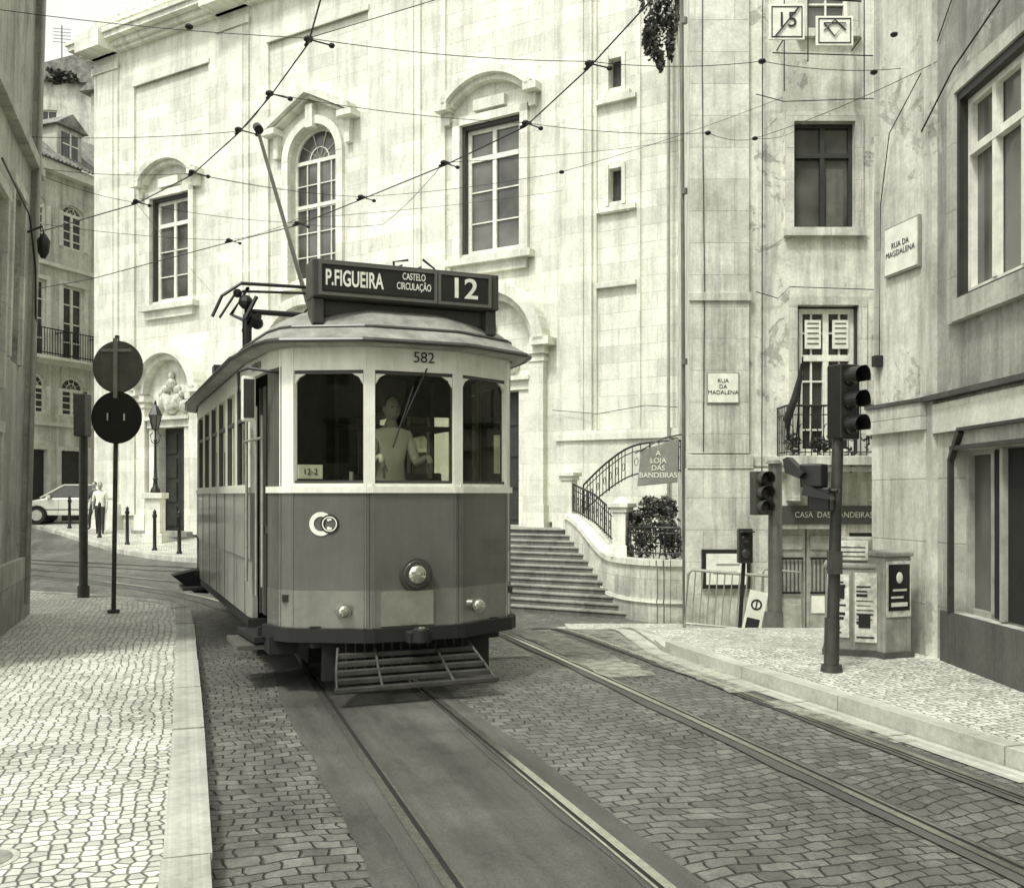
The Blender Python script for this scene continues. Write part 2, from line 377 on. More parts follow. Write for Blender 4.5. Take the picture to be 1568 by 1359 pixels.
LT=resample(smoothpath([(2.93,-4),(1.6,0),(.2,4.24),(-1.24,8.59),(-2.3,11.9),(-2.95,13.6),(-3.9,15.3),(-5.5,17.4),(-8.2,19.9),(-12,22.4),(-17,25),(-24,28.7)],6),.25)
RT=resample(smoothpath([(5.36,-4),(4.1,0),(2.35,5.7),(1.2,9.4),(.35,12),(-.75,15),(-2.4,17.9),(-4.9,20.6),(-8.5,23),(-13,25.4),(-18,28.2),(-25,32.3)],6),.25)
strip=Obj('asphalt_track_bed'); 
def ragged(P,path,d0,d1,h,m=6,amp=.02):
    rows=[]; r0=0;r1=0
    for a,t in zip(path,[ (path[min(i+1,len(path)-1)]-path[max(i-1,0)]).normalized() for i in range(len(path))]):
        r0=r0*.55+random.uniform(-amp,amp); r1=r1*.55+random.uniform(-amp,amp)
        A=Vector((a.x+t.y*(d0+r0),a.y-t.x*(d0+r0))); B=Vector((a.x+t.y*(d1+r1),a.y-t.x*(d1+r1)))
        rows.append([P.v((*(A.lerp(B,k/m)),tz(*(A.lerp(B,k/m)))+h)) for k in range(m+1)])
    for r,q in zip(rows,rows[1:]):
        for k in range(m): P.F.append([r[k],r[k+1],q[k+1],q[k]])
ragged(strip.p('surface','asphalt'),LT,-.76,.62,.006,amp=.02)
for nm,path in (('tram_track',LT),('tram_track',RT)):
    o=Obj(nm,(path[10].x,path[10].y,0)); R=o.p('rails','steel'); Gv=o.p('grooves','under_black'); E=o.p('rail_bed','asphalt')
    for sgn in (-1,1):
        c=sgn*.45
        ragged(E,path,c-.11,c+.11,.010,m=2)
        ribbon(R,path,c-.026,c+.024,0,.016)
        ribbon(Gv,path,c-sgn*.032-.02,c-sgn*.032+.02,0,.0135)
        ribbon(R,path,c-sgn*.060-.008,c-sgn*.060+.008,0,.0165)
KL=[(1.3,-4.1),(-.09,0),(-1.41,3.94),(-2.62,7.6),(-4.34,12.67),(-4.75,13.7),(-5.35,14.5),(-6.4,15.25),(-8.1,16.0),(-12,17.2),(-20,19.5)]
KLs=resample(smoothpath(KL,6),.3)
o=Obj('pavement',(-4,8,0)); P=o.p('paving','calcada')
ruled(P,[(q.x,q.y) for q in KLs],[(-9.5+.336*(13-y),y) if y<11 else (-9.6-(y-11)*3,y) for y in [q.y for q in KLs]],len(KLs)-1,16,lambda q:.118)
o=Obj('kerb',(-3,8,0)); K=o.p('kerb_stones','kerb_stone'); 
for a in range(0,len(KLs)-4,4):
    seg=KLs[a:a+5]; dd=(seg[-1]-seg[-2])*.04; seg=seg[:-1]+[seg[-1]-dd]
    w=random.uniform(-.008,.008)
    ribbon(K,seg,-.005+w,.2+w,-.05,.127+random.uniform(-.006,.006),solid=True)
KR=[(6.6,-4),(5.27,0),(3.24,6.2),(1.95,10.1),(1.78,11.2),(1.62,13.5),(1.35,16.3),(1.2,19.5)]
KRs=resample(smoothpath(KR,6),.3)
def hR(q): return .118 if q.y<10 else max(.02,.118-.1*S((q.y-10)/1.4))
o=Obj('pavement',(3,8,0)); P=o.p('paving','calcada')
ruled(P,[(6.6,-4),(5.27,0),(3.24,6.2),(1.95,10.1),(1.9,10.6)],[(9,-4),(7,0),(5,6.2),(5,9.5),(5,10.6)],40,8,hR)
A2=[(q.x,q.y) for q in KRs if q.y>=10.6]; A2=[(1.87,10.6)]+A2
ruled(P,A2,[(12,y) for x,y in A2],len(A2)-1,40,hR)
o=Obj('kerb',(3,8,0)); K=o.p('kerb_stones','kerb_stone')
for a in range(0,len(KRs)-4,4):
    seg=KRs[a:a+5]; h=hR(seg[2])+.006+random.uniform(-.004,.004)
    ribbon(K,seg[:-1]+[seg[-1]-(seg[-1]-seg[-2])*.04],-.16,.005,-.05,h,solid=True)
o=Obj('gutter',(3,8,0)); G=o.p('gutter_stones','kerb_stone')
for a in range(0,len(KRs)-3,3): seg=KRs[a:a+4]; ribbon(G,seg[:-1]+[seg[-1]-(seg[-1]-seg[-2])*.05],-.36+random.uniform(-.012,.012),-.17,0,.007,m=2)
KF=resample(smoothpath([(-4.5,22.6),(-8.5,25.3),(-10.8,28),(-13,31),(-16.8,35.6),(-20.5,39.6),(-25,44)],6),.5)
o=Obj('church_forecourt',(-12,32,0)); P=o.p('paving','calcada')
ruled(P,[(q.x,q.y) for q in KF],[(q.x+9,q.y+11) for q in KF],len(KF)-1,14,lambda q:.118)
ribbon(o.p('kerb_stones','kerb_stone'),KF,-.2,.02,-.05,.125,solid=True)
o=Obj('crosswalk',(1,10,0)); P=o.p('bars','worn_paint')
for (a,b,w) in [((.22,12.3),(1.12,9.1),.5),((.98,12.3),(2.05,8.4),.42),((2.1,8.0),(2.7,6.7),.2),((-.6,12.2),(-.0,10.2),.5)]:
    ragged(P,resample([a,b],.1),-w/2,w/2,.021,m=3,amp=.03)
# ------------------------------------------------------------------ church
CM=frame((-14.96,35.4,0),CH_ANG)
C=Obj('church',(-5,29,0),CM)
W=C.p('walls','church_stone'); T=C.p('stone_trim','church_trim')
holes=[(2.95,4.9,8.35,11.9),(9.42,11.38,8.35,13.0,.95),(15.87,17.8,8.35,11.9),(20.37,20.73,12.0,12.75),(20.37,20.73,9.12,9.97),
       (3.3,4.75,.5,4.0),(9.3,11.5,.9,4.6),(16.0,17.8,.9,4.5)]
wall(W,0,22.6,-1.2,17.3,holes,.38)
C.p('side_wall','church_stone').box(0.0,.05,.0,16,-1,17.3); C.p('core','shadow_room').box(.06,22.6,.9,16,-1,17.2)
for a,b in [(0,1.3),(6.35,7.75),(13.1,14.55),(18.95,19.95)]:
    T.box(a,b,-.16,-.001,-1,17.3); T.box(a+.22,b-.22,-.2,-.16,1.6,16.7)
    T.box(a-.06,b+.06,-.24,-.16,16.75,17.0); T.box(a-.08,b+.08,-.26,-.0,-1,1.4)
for a,b in [(1.3,6.35),(7.75,13.1),(14.55,18.95)]:
    T.box(a,b,-.09,-.001,16.05,17.3); T.box(a,a+.8,-.09,-.001,1,16.05); T.box(b-.5,b,-.09,-.001,1,16.05)
    T.box(a+.75,b-.45,-.14,-.09,15.95,16.1)
for z0,z1,dd in [(17.3,17.42,.3),(17.42,17.6,.45),(17.6,17.78,.72),(17.78,17.9,.8)]: T.box(-dd,22.6,-dd,.2,z0,z1)
T.box(-.1,22.6,-.08,.3,17.9,18.45); T.box(-.2,22.6,-.18,.4,18.45,18.58)
for a,b in [(0,1.3),(6.35,7.75),(13.1,14.55)]: T.box(a,b,-.95,.2,17.3,17.91); T.box(a,b,-.16,.35,17.9,18.7)
for i in range(14): T.box(1.5+i*.36,1.5+i*.36+.2,-.1,.1,18.58,18.7+random.random()*.06)
for h in (holes[0],holes[2]):
    a,b=h[0],h[1]; c=(a+b)/2
    T.box(a-.24,a,-.13,-.0,8.2,12.1); T.box(b,b+.24,-.13,-.0,8.2,12.1); T.box(a-.24,b+.24,-.13,0,11.9,12.12)
    T.box(a-.4,b+.4,-.28,-.0,8.02,8.2); T.box(a-.2,b+.2,-.14,-.0,7.75,8.02)
    R=1.95;cz=13.25-R; T.arc(c,cz,R-.2,R,41,139,-.42,0,16); T.arc(c,cz,R-.34,R-.2,43,137,-.24,0,16)
    ex=R*math.cos(rad(41)); ez=cz+R*math.sin(rad(41))
    for sg in (-1,1): T.box(c+sg*(ex-.05)-.2,c+sg*(ex-.05)+.2,-.42,0,ez-.26,ez-.06); T.box(c+sg*(ex-.1)-.1,c+sg*(ex-.1)+.1,-.18,0,ez-.6,ez-.26)
    T.box(c-.5,c+.5,-.16,-.0,12.2,12.5)
c=10.4
T.box(9.17,9.42,-.13,0,8.2,12.2); T.box(11.38,11.63,-.13,0,8.2,12.2); T.arc(c,12.05,.98,1.23,0,180,-.14,0,18)
T.box(9.0,11.8,-.28,0,8.02,8.2)
for sg in (-1,1):
    T.prism([(c,14.15),(c,13.9),(c+sg*1.7,13.05),(c+sg*1.7,13.28)],-.45,-.002)
    T.prism([(c,13.9),(c,13.77),(c+sg*1.6,12.98),(c+sg*1.6,13.06)],-.28,-.002)
    T.box(c+sg*1.55-.28,c+sg*1.55+.28,-.44,0,12.9,13.08); T.box(c+sg*1.45-.1,c+sg*1.45+.1,-.18,0,12.2,12.9)
T.box(c-.14,c+.14,-.25,0,12.9,13.6)
for i in (0,2):
    a,b,z0,z1=holes[i][:4]; 
    C.p('window_surrounds','window_dark').box(a,a+.09,.02,.36,z0,z1); C.p('window_surrounds').box(b-.09,b,.02,.36,z0,z1); C.p('window_surrounds').box(a+.09,b-.09,.02,.36,z1-.1,z1)
    window(C,'window_frames','window_glass',a+.09,b-.09,z0,z1-.1,.22,2,4,fw=.11,bw=.035,big={'v':[.5],'h':[.76]},glass_mat='pane_mid')
a,b,z0,z1,ar=holes[1]; window(C,'window_frames','window_glass',a,b,z0,z1,.26,4,5,ar=ar,fw=.09,bw=.03,big={'v':[.5],'h':[.62]},glass_mat='pane_mid')
for i in (3,4):
    a,b,z0,z1=holes[i]; C.p('small_windows','window_dark').box(a,b,.25,.36,z0,z1); T.box(a-.1,a,-.05,0,z0-.1,z1+.1); T.box(b,b+.1,-.05,0,z0-.1,z1+.1); T.box(a-.2,b+.25,-.12,0,z0-.3,z0-.15)
T.box(19.95,20.05,-.07,0,3.3,17.3); T.box(21.15,21.25,-.05,0,3.3,17.3)
for z in (11.6,8.85,6.95): T.box(20.05,21.15,-.14,0,z,z+.12)
T.box(18.95,22.6,-.19,-.0,-1,3.1); T.box(18.9,22.6,-.27,-.0,3.1,3.26); T.box(18.9,22.6,-.23,-.0,3.26,3.34)
D=C.p('doors','door_dark')
for i in (5,6,7):
    a,b,z0,z1=holes[i]; m=(a+b)/2
    D.box(a,m-.01,.28,.36,z0,z1); D.box(m+.01,b,.28,.36,z0,z1)
    for k in range(4):
        for (q0,q1) in ((a+.12,m-.12),(m+.12,b-.12)):
            zz=z0+.15+k*(z1-z0-.2)/4; D.box(q0,q1,.24,.28,zz,zz+(z1-z0-.2)/4-.15)
    wd=(b-a)/2
    for sg in (-1,1):
        T.box(m+sg*(wd+.16)-.16,m+sg*(wd+.16)+.16,-.16,0,z0-.1,z1+.2)
        T.box(m+sg*(wd+.6)-.22,m+sg*(wd+.6)+.22,-.3,0,z0-.1,z1+.9); T.box(m+sg*(wd+.6)-.27,m+sg*(wd+.6)+.27,-.36,0,z0-.1,z0+.55)
        T.box(m+sg*(wd+.6)-.3,m+sg*(wd+.6)+.3,-.4,0,z1+.9,z1+1.1); T.box(m+sg*(wd+.6)-.26,m+sg*(wd+.6)+.26,-.34,0,z1+.7,z1+.8)
    T.box(m-wd-.34,m+wd+.34,-.22,0,z1,z1+.25); T.box(m-wd-.4,m+wd+.4,-.34,0,z1+.25,z1+.36)
    Rr=wd+.95; T.arc(m,z1+1.1,Rr-.3,Rr,4,176,-.55,0,18); T.arc(m,z1+1.1,Rr-.48,Rr-.3,4,176,-.32,0,18)
    T.box(m-Rr-.15,m-Rr+.4,-.55,0,z1+1.1,z1+1.3); T.box(m+Rr-.4,m+Rr+.15,-.55,0,z1+1.1,z1+1.3)
    St=C.p('portal_carving','statue',smooth=True)
    for (x,zz,r) in [(-.3,.9,.26),(.3,.85,.26),(-.28,1.28,.15),(.3,1.24,.15),(0,.75,.3),(-.65,.7,.2),(.65,.68,.2),(0,1.45,.2),(0,1.75,.13),(-.5,1.15,.12),(.52,1.1,.12)]:
        St.ball((m+x,-.08,z1+zz),(r,r*.8,r*1.15),10,7)
C.p('portal_steps','step_stone').box(2.4,5.6,-1.3,0,0,.2); C.p('portal_steps').box(2.5,5.5,-.95,0,.2,.35); C.p('portal_steps').box(2.6,5.4,-.6,.3,.35,.5)
C.p('drainpipe','galvanised').cyl((22.1,-.3,1),(22.1,-.3,17),.04)
Cc=C.p('cables','dark_iron'); Cc.tube([(18.9,-.3,3.9),(20.2,-.3,3.75),(21.5,-.3,3.9),(22.5,-.3,3.8)],.009,5)
# ------------------------------------------------------------------ stairs
SO=Obj('stone_staircase',(1.5,22.5,0),CM); P=SO.p('steps','step_stone',bevel=.012)
N=13
for i in range(N):
    f=i/(N-1); w1=-(1.2+(N-1-i)*.222); z1=-.87+(i+1)*.1338
    ur=22.9-3.0*max(0,(i-2))/(N-3) if i>2 else 23.7
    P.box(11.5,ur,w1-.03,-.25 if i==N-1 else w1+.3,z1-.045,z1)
    SO.p('risers','step_stone_shaded').box(11.5,ur-.01,w1,-.25 if i==N-1 else w1+.34,-1.2,z1-.046)
SO.p('landing','step_stone').box(11.5,20.2,-1.2,-.22,-1,.855)
BM=Obj('planter_wall',(2.8,20.8,0)); 
pts=smoothpath([(1.45,24.2),(1.9,22.6),(2.3,21.1),(2.55,20.35),(3.0,19.85),(3.45,19.75)],5)
Wl=BM.p('wall','quoin_stone'); Cp=BM.p('coping','church_trim')
def pz(y): return .28+ .85*S((y-21.1)/3.1)
for a,b in zip(pts,pts[1:]):
    for Q,d0,d1,lo,hi in ((Wl,-.15,.15,None,0),(Cp,-.21,.21,0,.12),(Cp,-.19,.19,-.75,-.68)):
        t=(b-a).normalized(); n=Vector((t.y,-t.x)); b2=b+t*.01
        za=pz(a.y); zb=pz(b.y); 
        q=[a+n*d0,b2+n*d0,b2+n*d1,a+n*d1]; zt=[za,zb,zb,za]
        lo_=[-1.2]*4 if lo is None else [z+lo for z in zt]
        i=[Q.v((*q[k],lo_[k])) for k in range(4)]+[Q.v((*q[k],zt[k]+hi)) for k in range(4)]
        for f in ((0,3,2,1),(4,5,6,7),(0,1,5,4),(1,2,6,5),(2,3,7,6),(3,0,4,7)): Q.F.append([i[x] for x in f])
BM.p('soil','soil').slab([(p.x+.1,p.y) for p in pts]+[(3.9,24)],-.5,.15)
def pedestal(x,y,z0,z1,w=.2):
    o=Obj('stone_pedestal',(x,y,z0),frame((x,y,0),CH_ANG)); P=o.p('shaft','church_trim',bevel=.012)
    P.box(-w,w,-w,w,z0,z0+.25); P.box(-w*.78,w*.78,-w*.78,w*.78,z0+.25,z1-.28); P.box(-w*.95,w*.95,-w*.95,w*.95,z1-.28,z1-.18); P.box(-w*1.2,w*1.2,-w*1.2,w*1.2,z1-.18,z1-.08)
    o.p('cap','church_trim').lathe((0,0,0),[(w,z1-.08),(w*.6,z1),(w*.25,z1+.06)],12)
pedestal(1.42,24.35,.6,2.35); pedestal(2.35,20.95,.38,1.62)
def railing(name,path,h,n_post=.13,loc=None,mat='dark_iron'):
    o=Obj(name,loc or tuple(path[0])); P=o.p('bars',mat)
    pp=[Vector(q) for q in path]
    for hh,r in ((h,.024),(h*.82,.012),(.1,.016)): P.tube([q+Vector((0,0,hh)) for q in pp],r,6)
    rs=resample(pp,n_post)
    for k,q in enumerate(rs):
        P.cyl(q+Vector((0,0,.05)),q+Vector((0,0,h)),.02 if k%8==0 else .01,n=6)
    for q,w in zip(rs[::2],rs[1::2]):
        c=(q+w)/2+Vector((0,0,h*.5)); d=(w-q).normalized()
        P.tube([c+d*(.05*math.cos(t))+Vector((0,0,.09*math.sin(t))) for t in [rad(a) for a in range(0,361,45)]],.008,4)
railing('iron_railing',[(1.5,24.05,1.25),(1.9,22.6,1.0),(2.28,21.2,.55)],.72)
railing('iron_railing',smoothpath([(2.45,20.7,.4),(2.75,20.1,.42),(3.1,19.85,.42),(3.4,19.78,.42)],4),.62)
railing('iron_railing',smoothpath([(1.75,24.0,1.2),(2.2,22.9,1.7),(2.7,22.0,2.05),(3.4,21.6,2.15),(3.72,21.6,2.15)],4),.75)
def foliage(name,loc,clumps,nleaf,size,mats=('leaf','leaf_dark'),droop=0,trunk=None):
    o=Obj(name,loc); o.p('leaves_light',mats[0]); o.p('leaves_dark',mats[1])
    for (c,r) in clumps:
        for k in range(nleaf):
            d=Vector((random.gauss(0,1),random.gauss(0,1),random.gauss(0,1))).normalized()*(random.random()**.45)
            q=Vector(c)+Vector((d.x*r[0],d.y*r[1],d.z*r[2]))
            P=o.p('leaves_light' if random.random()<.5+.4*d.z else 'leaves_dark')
            s=size*random.uniform(.6,1.3); a=Vector((random.gauss(0,1),random.gauss(0,1),random.gauss(0,.6)-droop)).normalized(); b=a.orthogonal().normalized()
            R=Matrix.Rotation(random.random()*6.28,3,a); b=R@b
            P.face([q-a*s,q+b*s*.45,q+a*s,q-b*s*.45])
    if trunk:
        for t in trunk: o.p('stems','leaf_dark').tube(t,.012,5)
foliage('shrub',(2.95,20.4,.2),[((2.75,20.75,.75),(.35,.4,.5)),((3.1,20.5,1.1),(.4,.4,.5)),((3.35,20.6,.75),(.25,.4,.45)),((2.9,20.6,1.45),(.25,.3,.25)),((3.3,20.9,1.4),(.25,.3,.3)),((2.6,21.0,1.2),(.2,.3,.2))],420,.06,
    trunk=[[(3,20.6,.15),(2.95,20.6,.7),(2.8,20.7,1.2)],[(3.05,20.6,.15),(3.15,20.5,.8),(3.2,20.5,1.3)],[(3.0,20.6,.15),(2.7,20.8,.7)]])
foliage('climbing_plant',(3.5,23.0,13),[((3.5,22.4,13.4),(.45,.25,.5)),((3.25,22.4,13.0),(.38,.25,.45)),((3.6,22.4,12.7),(.3,.22,.5)),((3.3,22.4,12.4),(.3,.2,.45)),((3.25,22.4,11.9),(.2,.18,.35)),((3.62,22.4,12.0),(.11,.15,.4)),((3.08,22.4,12.1),(.1,.15,.4)),((3.4,22.4,11.6),(.08,.1,.25)),((3.75,22.4,14.2),(.3,.25,.6))],190,.08,droop=.9,
    trunk=[[(3.8,22.6,16.8),(3.6,22.5,15),(3.4,22.5,13.2),(3.3,22.5,12.0)]])
# ------------------------------------------------------------------ centre townhouse
H=Obj('townhouse',(5,18,0))
Wp=H.p('walls','old_plaster')
hs=[(4.88,5.94,6.32,8.17),(5.1,5.85,9.75,11.3),(4.94,6.0,2.42,4.99),(4.62,5.66,-1.0,1.12),(5.85,7.2,-1.0,1.05),(6.9,7.9,6.32,8.17),(6.9,7.9,2.42,4.9)]
wall(Wp,3.1,9.5,-1.2,13,hs,.22,17)
Sd=H.p('side_wall','old_plaster'); Sd.face([(3.1,17,-1.2),(3.1,17,13),(4.1,24.3,13),(4.1,24.3,-1.2)]); H.p('roof','roof_tile').slab([(3.0,16.8),(9.6,16.8),(9.6,26),(4.2,26),(4.0,24.3)],13,13.3); Sd.face([(9.5,17,-1.2),(9.5,26,-1.2),(9.5,26,13),(9.5,17,13)])
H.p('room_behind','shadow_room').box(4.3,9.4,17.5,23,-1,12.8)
Q=H.p('quoins','quoin_stone',bevel=.01); Q.box(3.07,4.1,16.92,16.998,2.42,13)
Q.box(3.02,4.16,16.86,16.998,2.16,2.4); Q.box(3.0,4.55,16.88,16.998,-1.2,2.16); Q.box(3.05,4.15,16.88,16.92,5.05,5.2); Q.box(4.1,4.6,16.94,16.998,2.2,2.38)
T=H.p('stone_surrounds','quoin_stone')
def surround(a,b,z0,z1,w=.14,o=.06,sill=True):
    T.box(a-w,a,17-o,17.0,z0-(.0),z1); T.box(b,b+w,17-o,17.0,z0,z1); T.box(a-w,b+w,17-o,17.0,z1,z1+w)
    if sill: T.box(a-w-.03,b+w+.03,17-o-.06,17.0,z0-w,z0)
surround(4.88,5.94,6.32,8.17); surround(5.1,5.85,9.75,11.3); surround(4.94,6.0,2.42,4.99,sill=False); surround(4.62,5.66,-1,1.12,.12,sill=False); surround(6.9,7.9,6.32,8.17)
window(H,'window_frames_dark','window_glass',4.88,5.94,6.32,8.17,17.14,1,1,fw=.07,frame_mat='door_dark',glass_mat='pane_mid',big={'v':[.5],'h':[.7]})
H.p('curtains','sign_back').box(5.5,5.8,17.150,17.155,6.4,7.4)
window(H,'window_frames_white','window_glass',5.1,5.85,9.75,11.3,17.14,2,3,fw=.06)
window(H,'window_frames_white','window_glass_dark',4.98,5.96,2.42,4.95,17.14,4,6,fw=.09,bw=.03,big={'v':[.5],'h':[.66]},glass_mat='pane')
window(H,'window_frames_white','window_glass',6.9,7.9,6.32,8.17,17.14,2,3,fw=.07)
H.p('window_frames_dark').box(4.94,4.98,17.02,17.2,2.42,4.99); H.p('window_frames_dark').box(5.96,6.0,17.02,17.2,2.42,4.99)
Nt=H.p('door_notices','sign_white'); Nt.box(5.1,5.38,17.06,17.08,4.25,4.75); Nt.box(5.58,5.86,17.06,17.08,4.25,4.75)
for zz in (4.33,4.42,4.51,4.6,4.68): H.p('notice_print','sign_back').box(5.14,5.34,17.052,17.056,zz,zz+.02); H.p('notice_print').box(5.62,5.82,17.052,17.056,zz,zz+.02)
Dd=H.p('door','door_grey',bevel=.01); Dd.box(4.62,5.13,17.12,17.18,-.9,1.12); Dd.box(5.15,5.66,17.12,17.18,-.9,1.12)
for x0,x1 in ((4.68,5.08),(5.2,5.6)):
    Dd.box(x0,x1,17.09,17.12,-.75,-.2); Dd.box(x0,x1,17.09,17.12,.75,1.0)
    for k in range(6): H.p('door_grille','dark_iron').cyl((x0+.03+k*.07,17.08,0),(x0+.03+k*.07,17.08,.6),.008,n=6)
    Nn=H.p('door_grille'); Nn.box(x0,x1,17.075,17.085,-.02,.02); Nn.box(x0,x1,17.075,17.085,.58,.62)
H.p('door_letterplate','sign_white').box(5.22,5.45,17.07,17.085,-.35,-.05)
H.p('shopfront','door_dark').box(5.85,7.2,17.1,17.15,-1,1.05); 
H.p('fascia','plinth_dark').box(4.6,6.6,16.9,16.998,1.2,1.52); H.text('fascia_text','CASA  DAS  BANDEIRAS',.14,Matrix.Translation((5.55,16.89,1.36)),'poster',sx=.9)
Nb=H.p('notice_board','sign_black'); Nb.box(3.26,4.09,16.8,16.88,.1,.77); H.p('notice_sheet','sign_white').box(3.33,4.02,16.785,16.8,.17,.7); H.p('notice_lines','galvanised').box(3.45,3.85,16.78,16.785,.35,.4)
H.p('notice_lines').box(3.5,3.9,16.78,16.785,.5,.53)
H.p('street_plaque','sign_white').box(3.38,3.9,16.89,16.92,3.3,3.8); H.text('plaque_text','RUA\nDA\nMADALENA',.1,Matrix.Translation((3.64,16.885,3.57)),'sign_black')
H.p('plaque_edge','galvanised').box(3.36,3.92,16.9,16.925,3.28,3.82)
Bc=H.p('balcony_slab','quoin_stone',bevel=.015); Bc.box(4.55,6.4,16.35,16.998,2.2,2.36); Bc.box(4.6,6.35,16.45,16.998,2.1,2.2)
for x in (4.75,6.15): Bc.prism([(x,1.6),(x+.14,1.6),(x+.14,2.1),(x,2.1)],16.6,16.998)
Br=H.p('balcony_railing','dark_iron')
path=[(4.6,16.98),(4.6,16.4),(6.35,16.4),(6.35,16.98)]
for hh,r in ((3.2,.02),(3.05,.01),(2.42,.012)): Br.tube([(x,y,hh) for x,y in path],r,6)
for q in resample([Vector(p) for p in path],.1):
    Br.cyl((q.x,q.y,2.36),(q.x,q.y,3.2),.009,n=5)
for q in resample([Vector((4.65,16.39)),Vector((6.3,16.39))],.2):
    Br.tube([(q.x+.06*math.cos(t),q.y,2.75+.15*math.sin(t)) for t in [rad(a) for a in range(0,361,40)]],.008,4)
Cb=H.p('cables','dark_iron')
Cb.cyl((4.3,16.86,2),(4.33,16.9,12.9),.009,n=6); Cb.tube([(4.2,16.86,5.2),(4.6,16.93,5.1),(4.8,16.93,5.3),(6.3,16.93,5.25),(7.5,16.93,5.3)],.008)
Cb.tube([(4.2,16.86,8.6),(4.7,16.93,8.5),(6.2,16.93,8.55),(7.5,16.93,8.4)],.008); Cb.tube([(3.3,16.9,2.45),(3.32,16.9,5.3),(3.28,16.9,9),(3.3,16.9,12.9)],.007)
H.p('drainpipe','sign_back').cyl((3.04,17.25,-.8),(3.0,17.4,13),.035); 
for z in (1,4,7,10): H.p('drainpipe').cyl((3.04,17.25,z),(3.04,17.25,z+.1),.05)
foliage('potted_plant',(4.7,16.5,2.4),[((4.75,16.55,2.6),(.15,.15,.2)),((5.2,16.5,2.55),(.2,.12,.16)),((6.1,16.5,2.65),(.2,.15,.25)),((5.7,16.5,2.3),(.15,.1,.2))],120,.05)
H.p('rear_block','old_plaster').box(9.5,30,17.5,30,-1.2,11)
o=Obj('shop_banner_sign',(3,18,2.6)); o.p('panel','banner',bevel=.01).prism([(2.24,1.86),(2.96,1.93),(2.98,2.72),(2.3,2.5)],17.5,17.53)
o.p('bracket','dark_iron').tube([(3.1,17.5,2.8),(2.7,17.5,2.72),(2.2,17.5,2.45)],.015)
o.text('sign_text','A\nLOJA\nDAS\nBANDEIRAS',.13,Matrix.Translation((2.61,17.49,2.25)),'white_paint',bold=.002)
o=Obj('furled_flag',(4.6,16.2,3)); o.p('pole','dark_iron').cyl((4.75,16.4,2.5),(4.72,15.9,3.95),.012); o.p('cloth','trousers_dark',smooth=True).tube([(4.6,16.3,2.7),(4.55,16.2,2.95),(4.65,16.1,3.3),(4.7,16.0,3.6),(4.71,15.95,3.85)],[.02,.07,.06,.045,.01],8)
o=Obj('tram_route_sign',(4.6,16.5,9.6),Matrix.Translation((0,0,.42))); P=o.p('plates','sign_white',bevel=.006)
P.box(4.33,4.93,16.5,16.53,8.95,9.55)
P.box(5.12,5.75,16.5,16.53,8.85,9.35); B=o.p('borders','sign_black')
for (a,b,c,d) in ((4.33,4.93,8.95,9.55),(5.12,5.75,8.85,9.35)):
    B.box(a+.04,b-.04,16.49,16.5,c+.04,c+.055); B.box(a+.04,b-.04,16.49,16.5,d-.055,d-.04); B.box(a+.04,a+.055,16.488,16.5,c+.04,d-.04); B.box(b-.055,b-.04,16.488,16.5,c+.04,d-.04)
B.prism([(4.42,9.0),(4.45,9.0),(4.85,9.5),(4.82,9.5)],16.47,16.486)
B.tube([(5.25,16.48,9.22),(5.43,16.48,9.0),(5.62,16.48,9.22),(5.25,16.48,9.22)],.012); B.tube([(5.25,16.48,9.1),(5.43,16.48,9.28),(5.62,16.48,9.1)],.012)
o.text('route','15',.36,Matrix.Translation((4.63,16.485,9.27)),'sign_black')
F=o.p('frame','dark_iron'); F.tube([(4.4,16.55,9.7),(5.9,16.55,9.62)],.015); F.tube([(4.4,16.55,8.75),(6.1,16.55,8.7)],.01)
for x,z in ((4.6,8.1),(5.0,8.6),(5.95,7.95)): F.cyl((x,16.55,z),(x,16.55,9.7),.01,n=6)
for x in (4.6,5.9): F.cyl((x,16.55,9.0),(x,17.0,9.0),.012,n=6)
# ------------------------------------------------------------------ right corner building
RB=Obj('corner_building',(4.6,7,0))
M2=frame((4.145,9.7,0),rad(-90)); M1=frame((3.965,10.6,0),math.atan2(-.9,.18))
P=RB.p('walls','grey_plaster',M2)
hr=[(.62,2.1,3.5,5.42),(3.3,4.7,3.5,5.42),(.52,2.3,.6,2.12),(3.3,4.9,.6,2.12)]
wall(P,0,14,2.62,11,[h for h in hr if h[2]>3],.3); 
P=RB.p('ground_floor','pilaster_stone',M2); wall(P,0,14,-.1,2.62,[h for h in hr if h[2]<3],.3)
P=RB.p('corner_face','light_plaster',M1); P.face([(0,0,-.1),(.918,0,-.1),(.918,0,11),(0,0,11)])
RB.p('back_wall','light_plaster',I4).face([(3.965,10.6,-1),(12,12,-1),(12,12,11),(3.965,10.6,11)])
RB.p('roof','roof_tile',I4).slab([(3.965,10.6),(12,12),(12,-4),(4.145,-4.2),(4.145,9.7)],11,11.2)
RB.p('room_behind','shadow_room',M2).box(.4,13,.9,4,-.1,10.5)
T=RB.p('pilaster','pilaster_stone',M1); T.box(-.03,.918,-.06,-.001,0.1,2.35); T.box(-.05,.93,-.12,-.001,2.35,2.62); T.box(-.02,.02,-.04,-.001,2.62,11)
T=RB.p('pilaster_side','light_plaster',M2); T.box(-.04,.16,-.05,-.001,.1,11); T=RB.p('band','church_trim',M2); T.box(.16,14,-.05,-.001,2.3,2.58)
T=RB.p('moulding','plinth_dark',M2); T.box(-.1,14,-.1,-.001,2.62,2.67); T=RB.p('moulding','plinth_dark',M1); T.box(-.05,.95,-.14,-.0,2.622,2.66)
T=RB.p('plinth','plinth_dark',M2); T.box(.3,14,-.04,-.001,.1,.6)
T=RB.p('window_surround','pilaster_stone',M2)
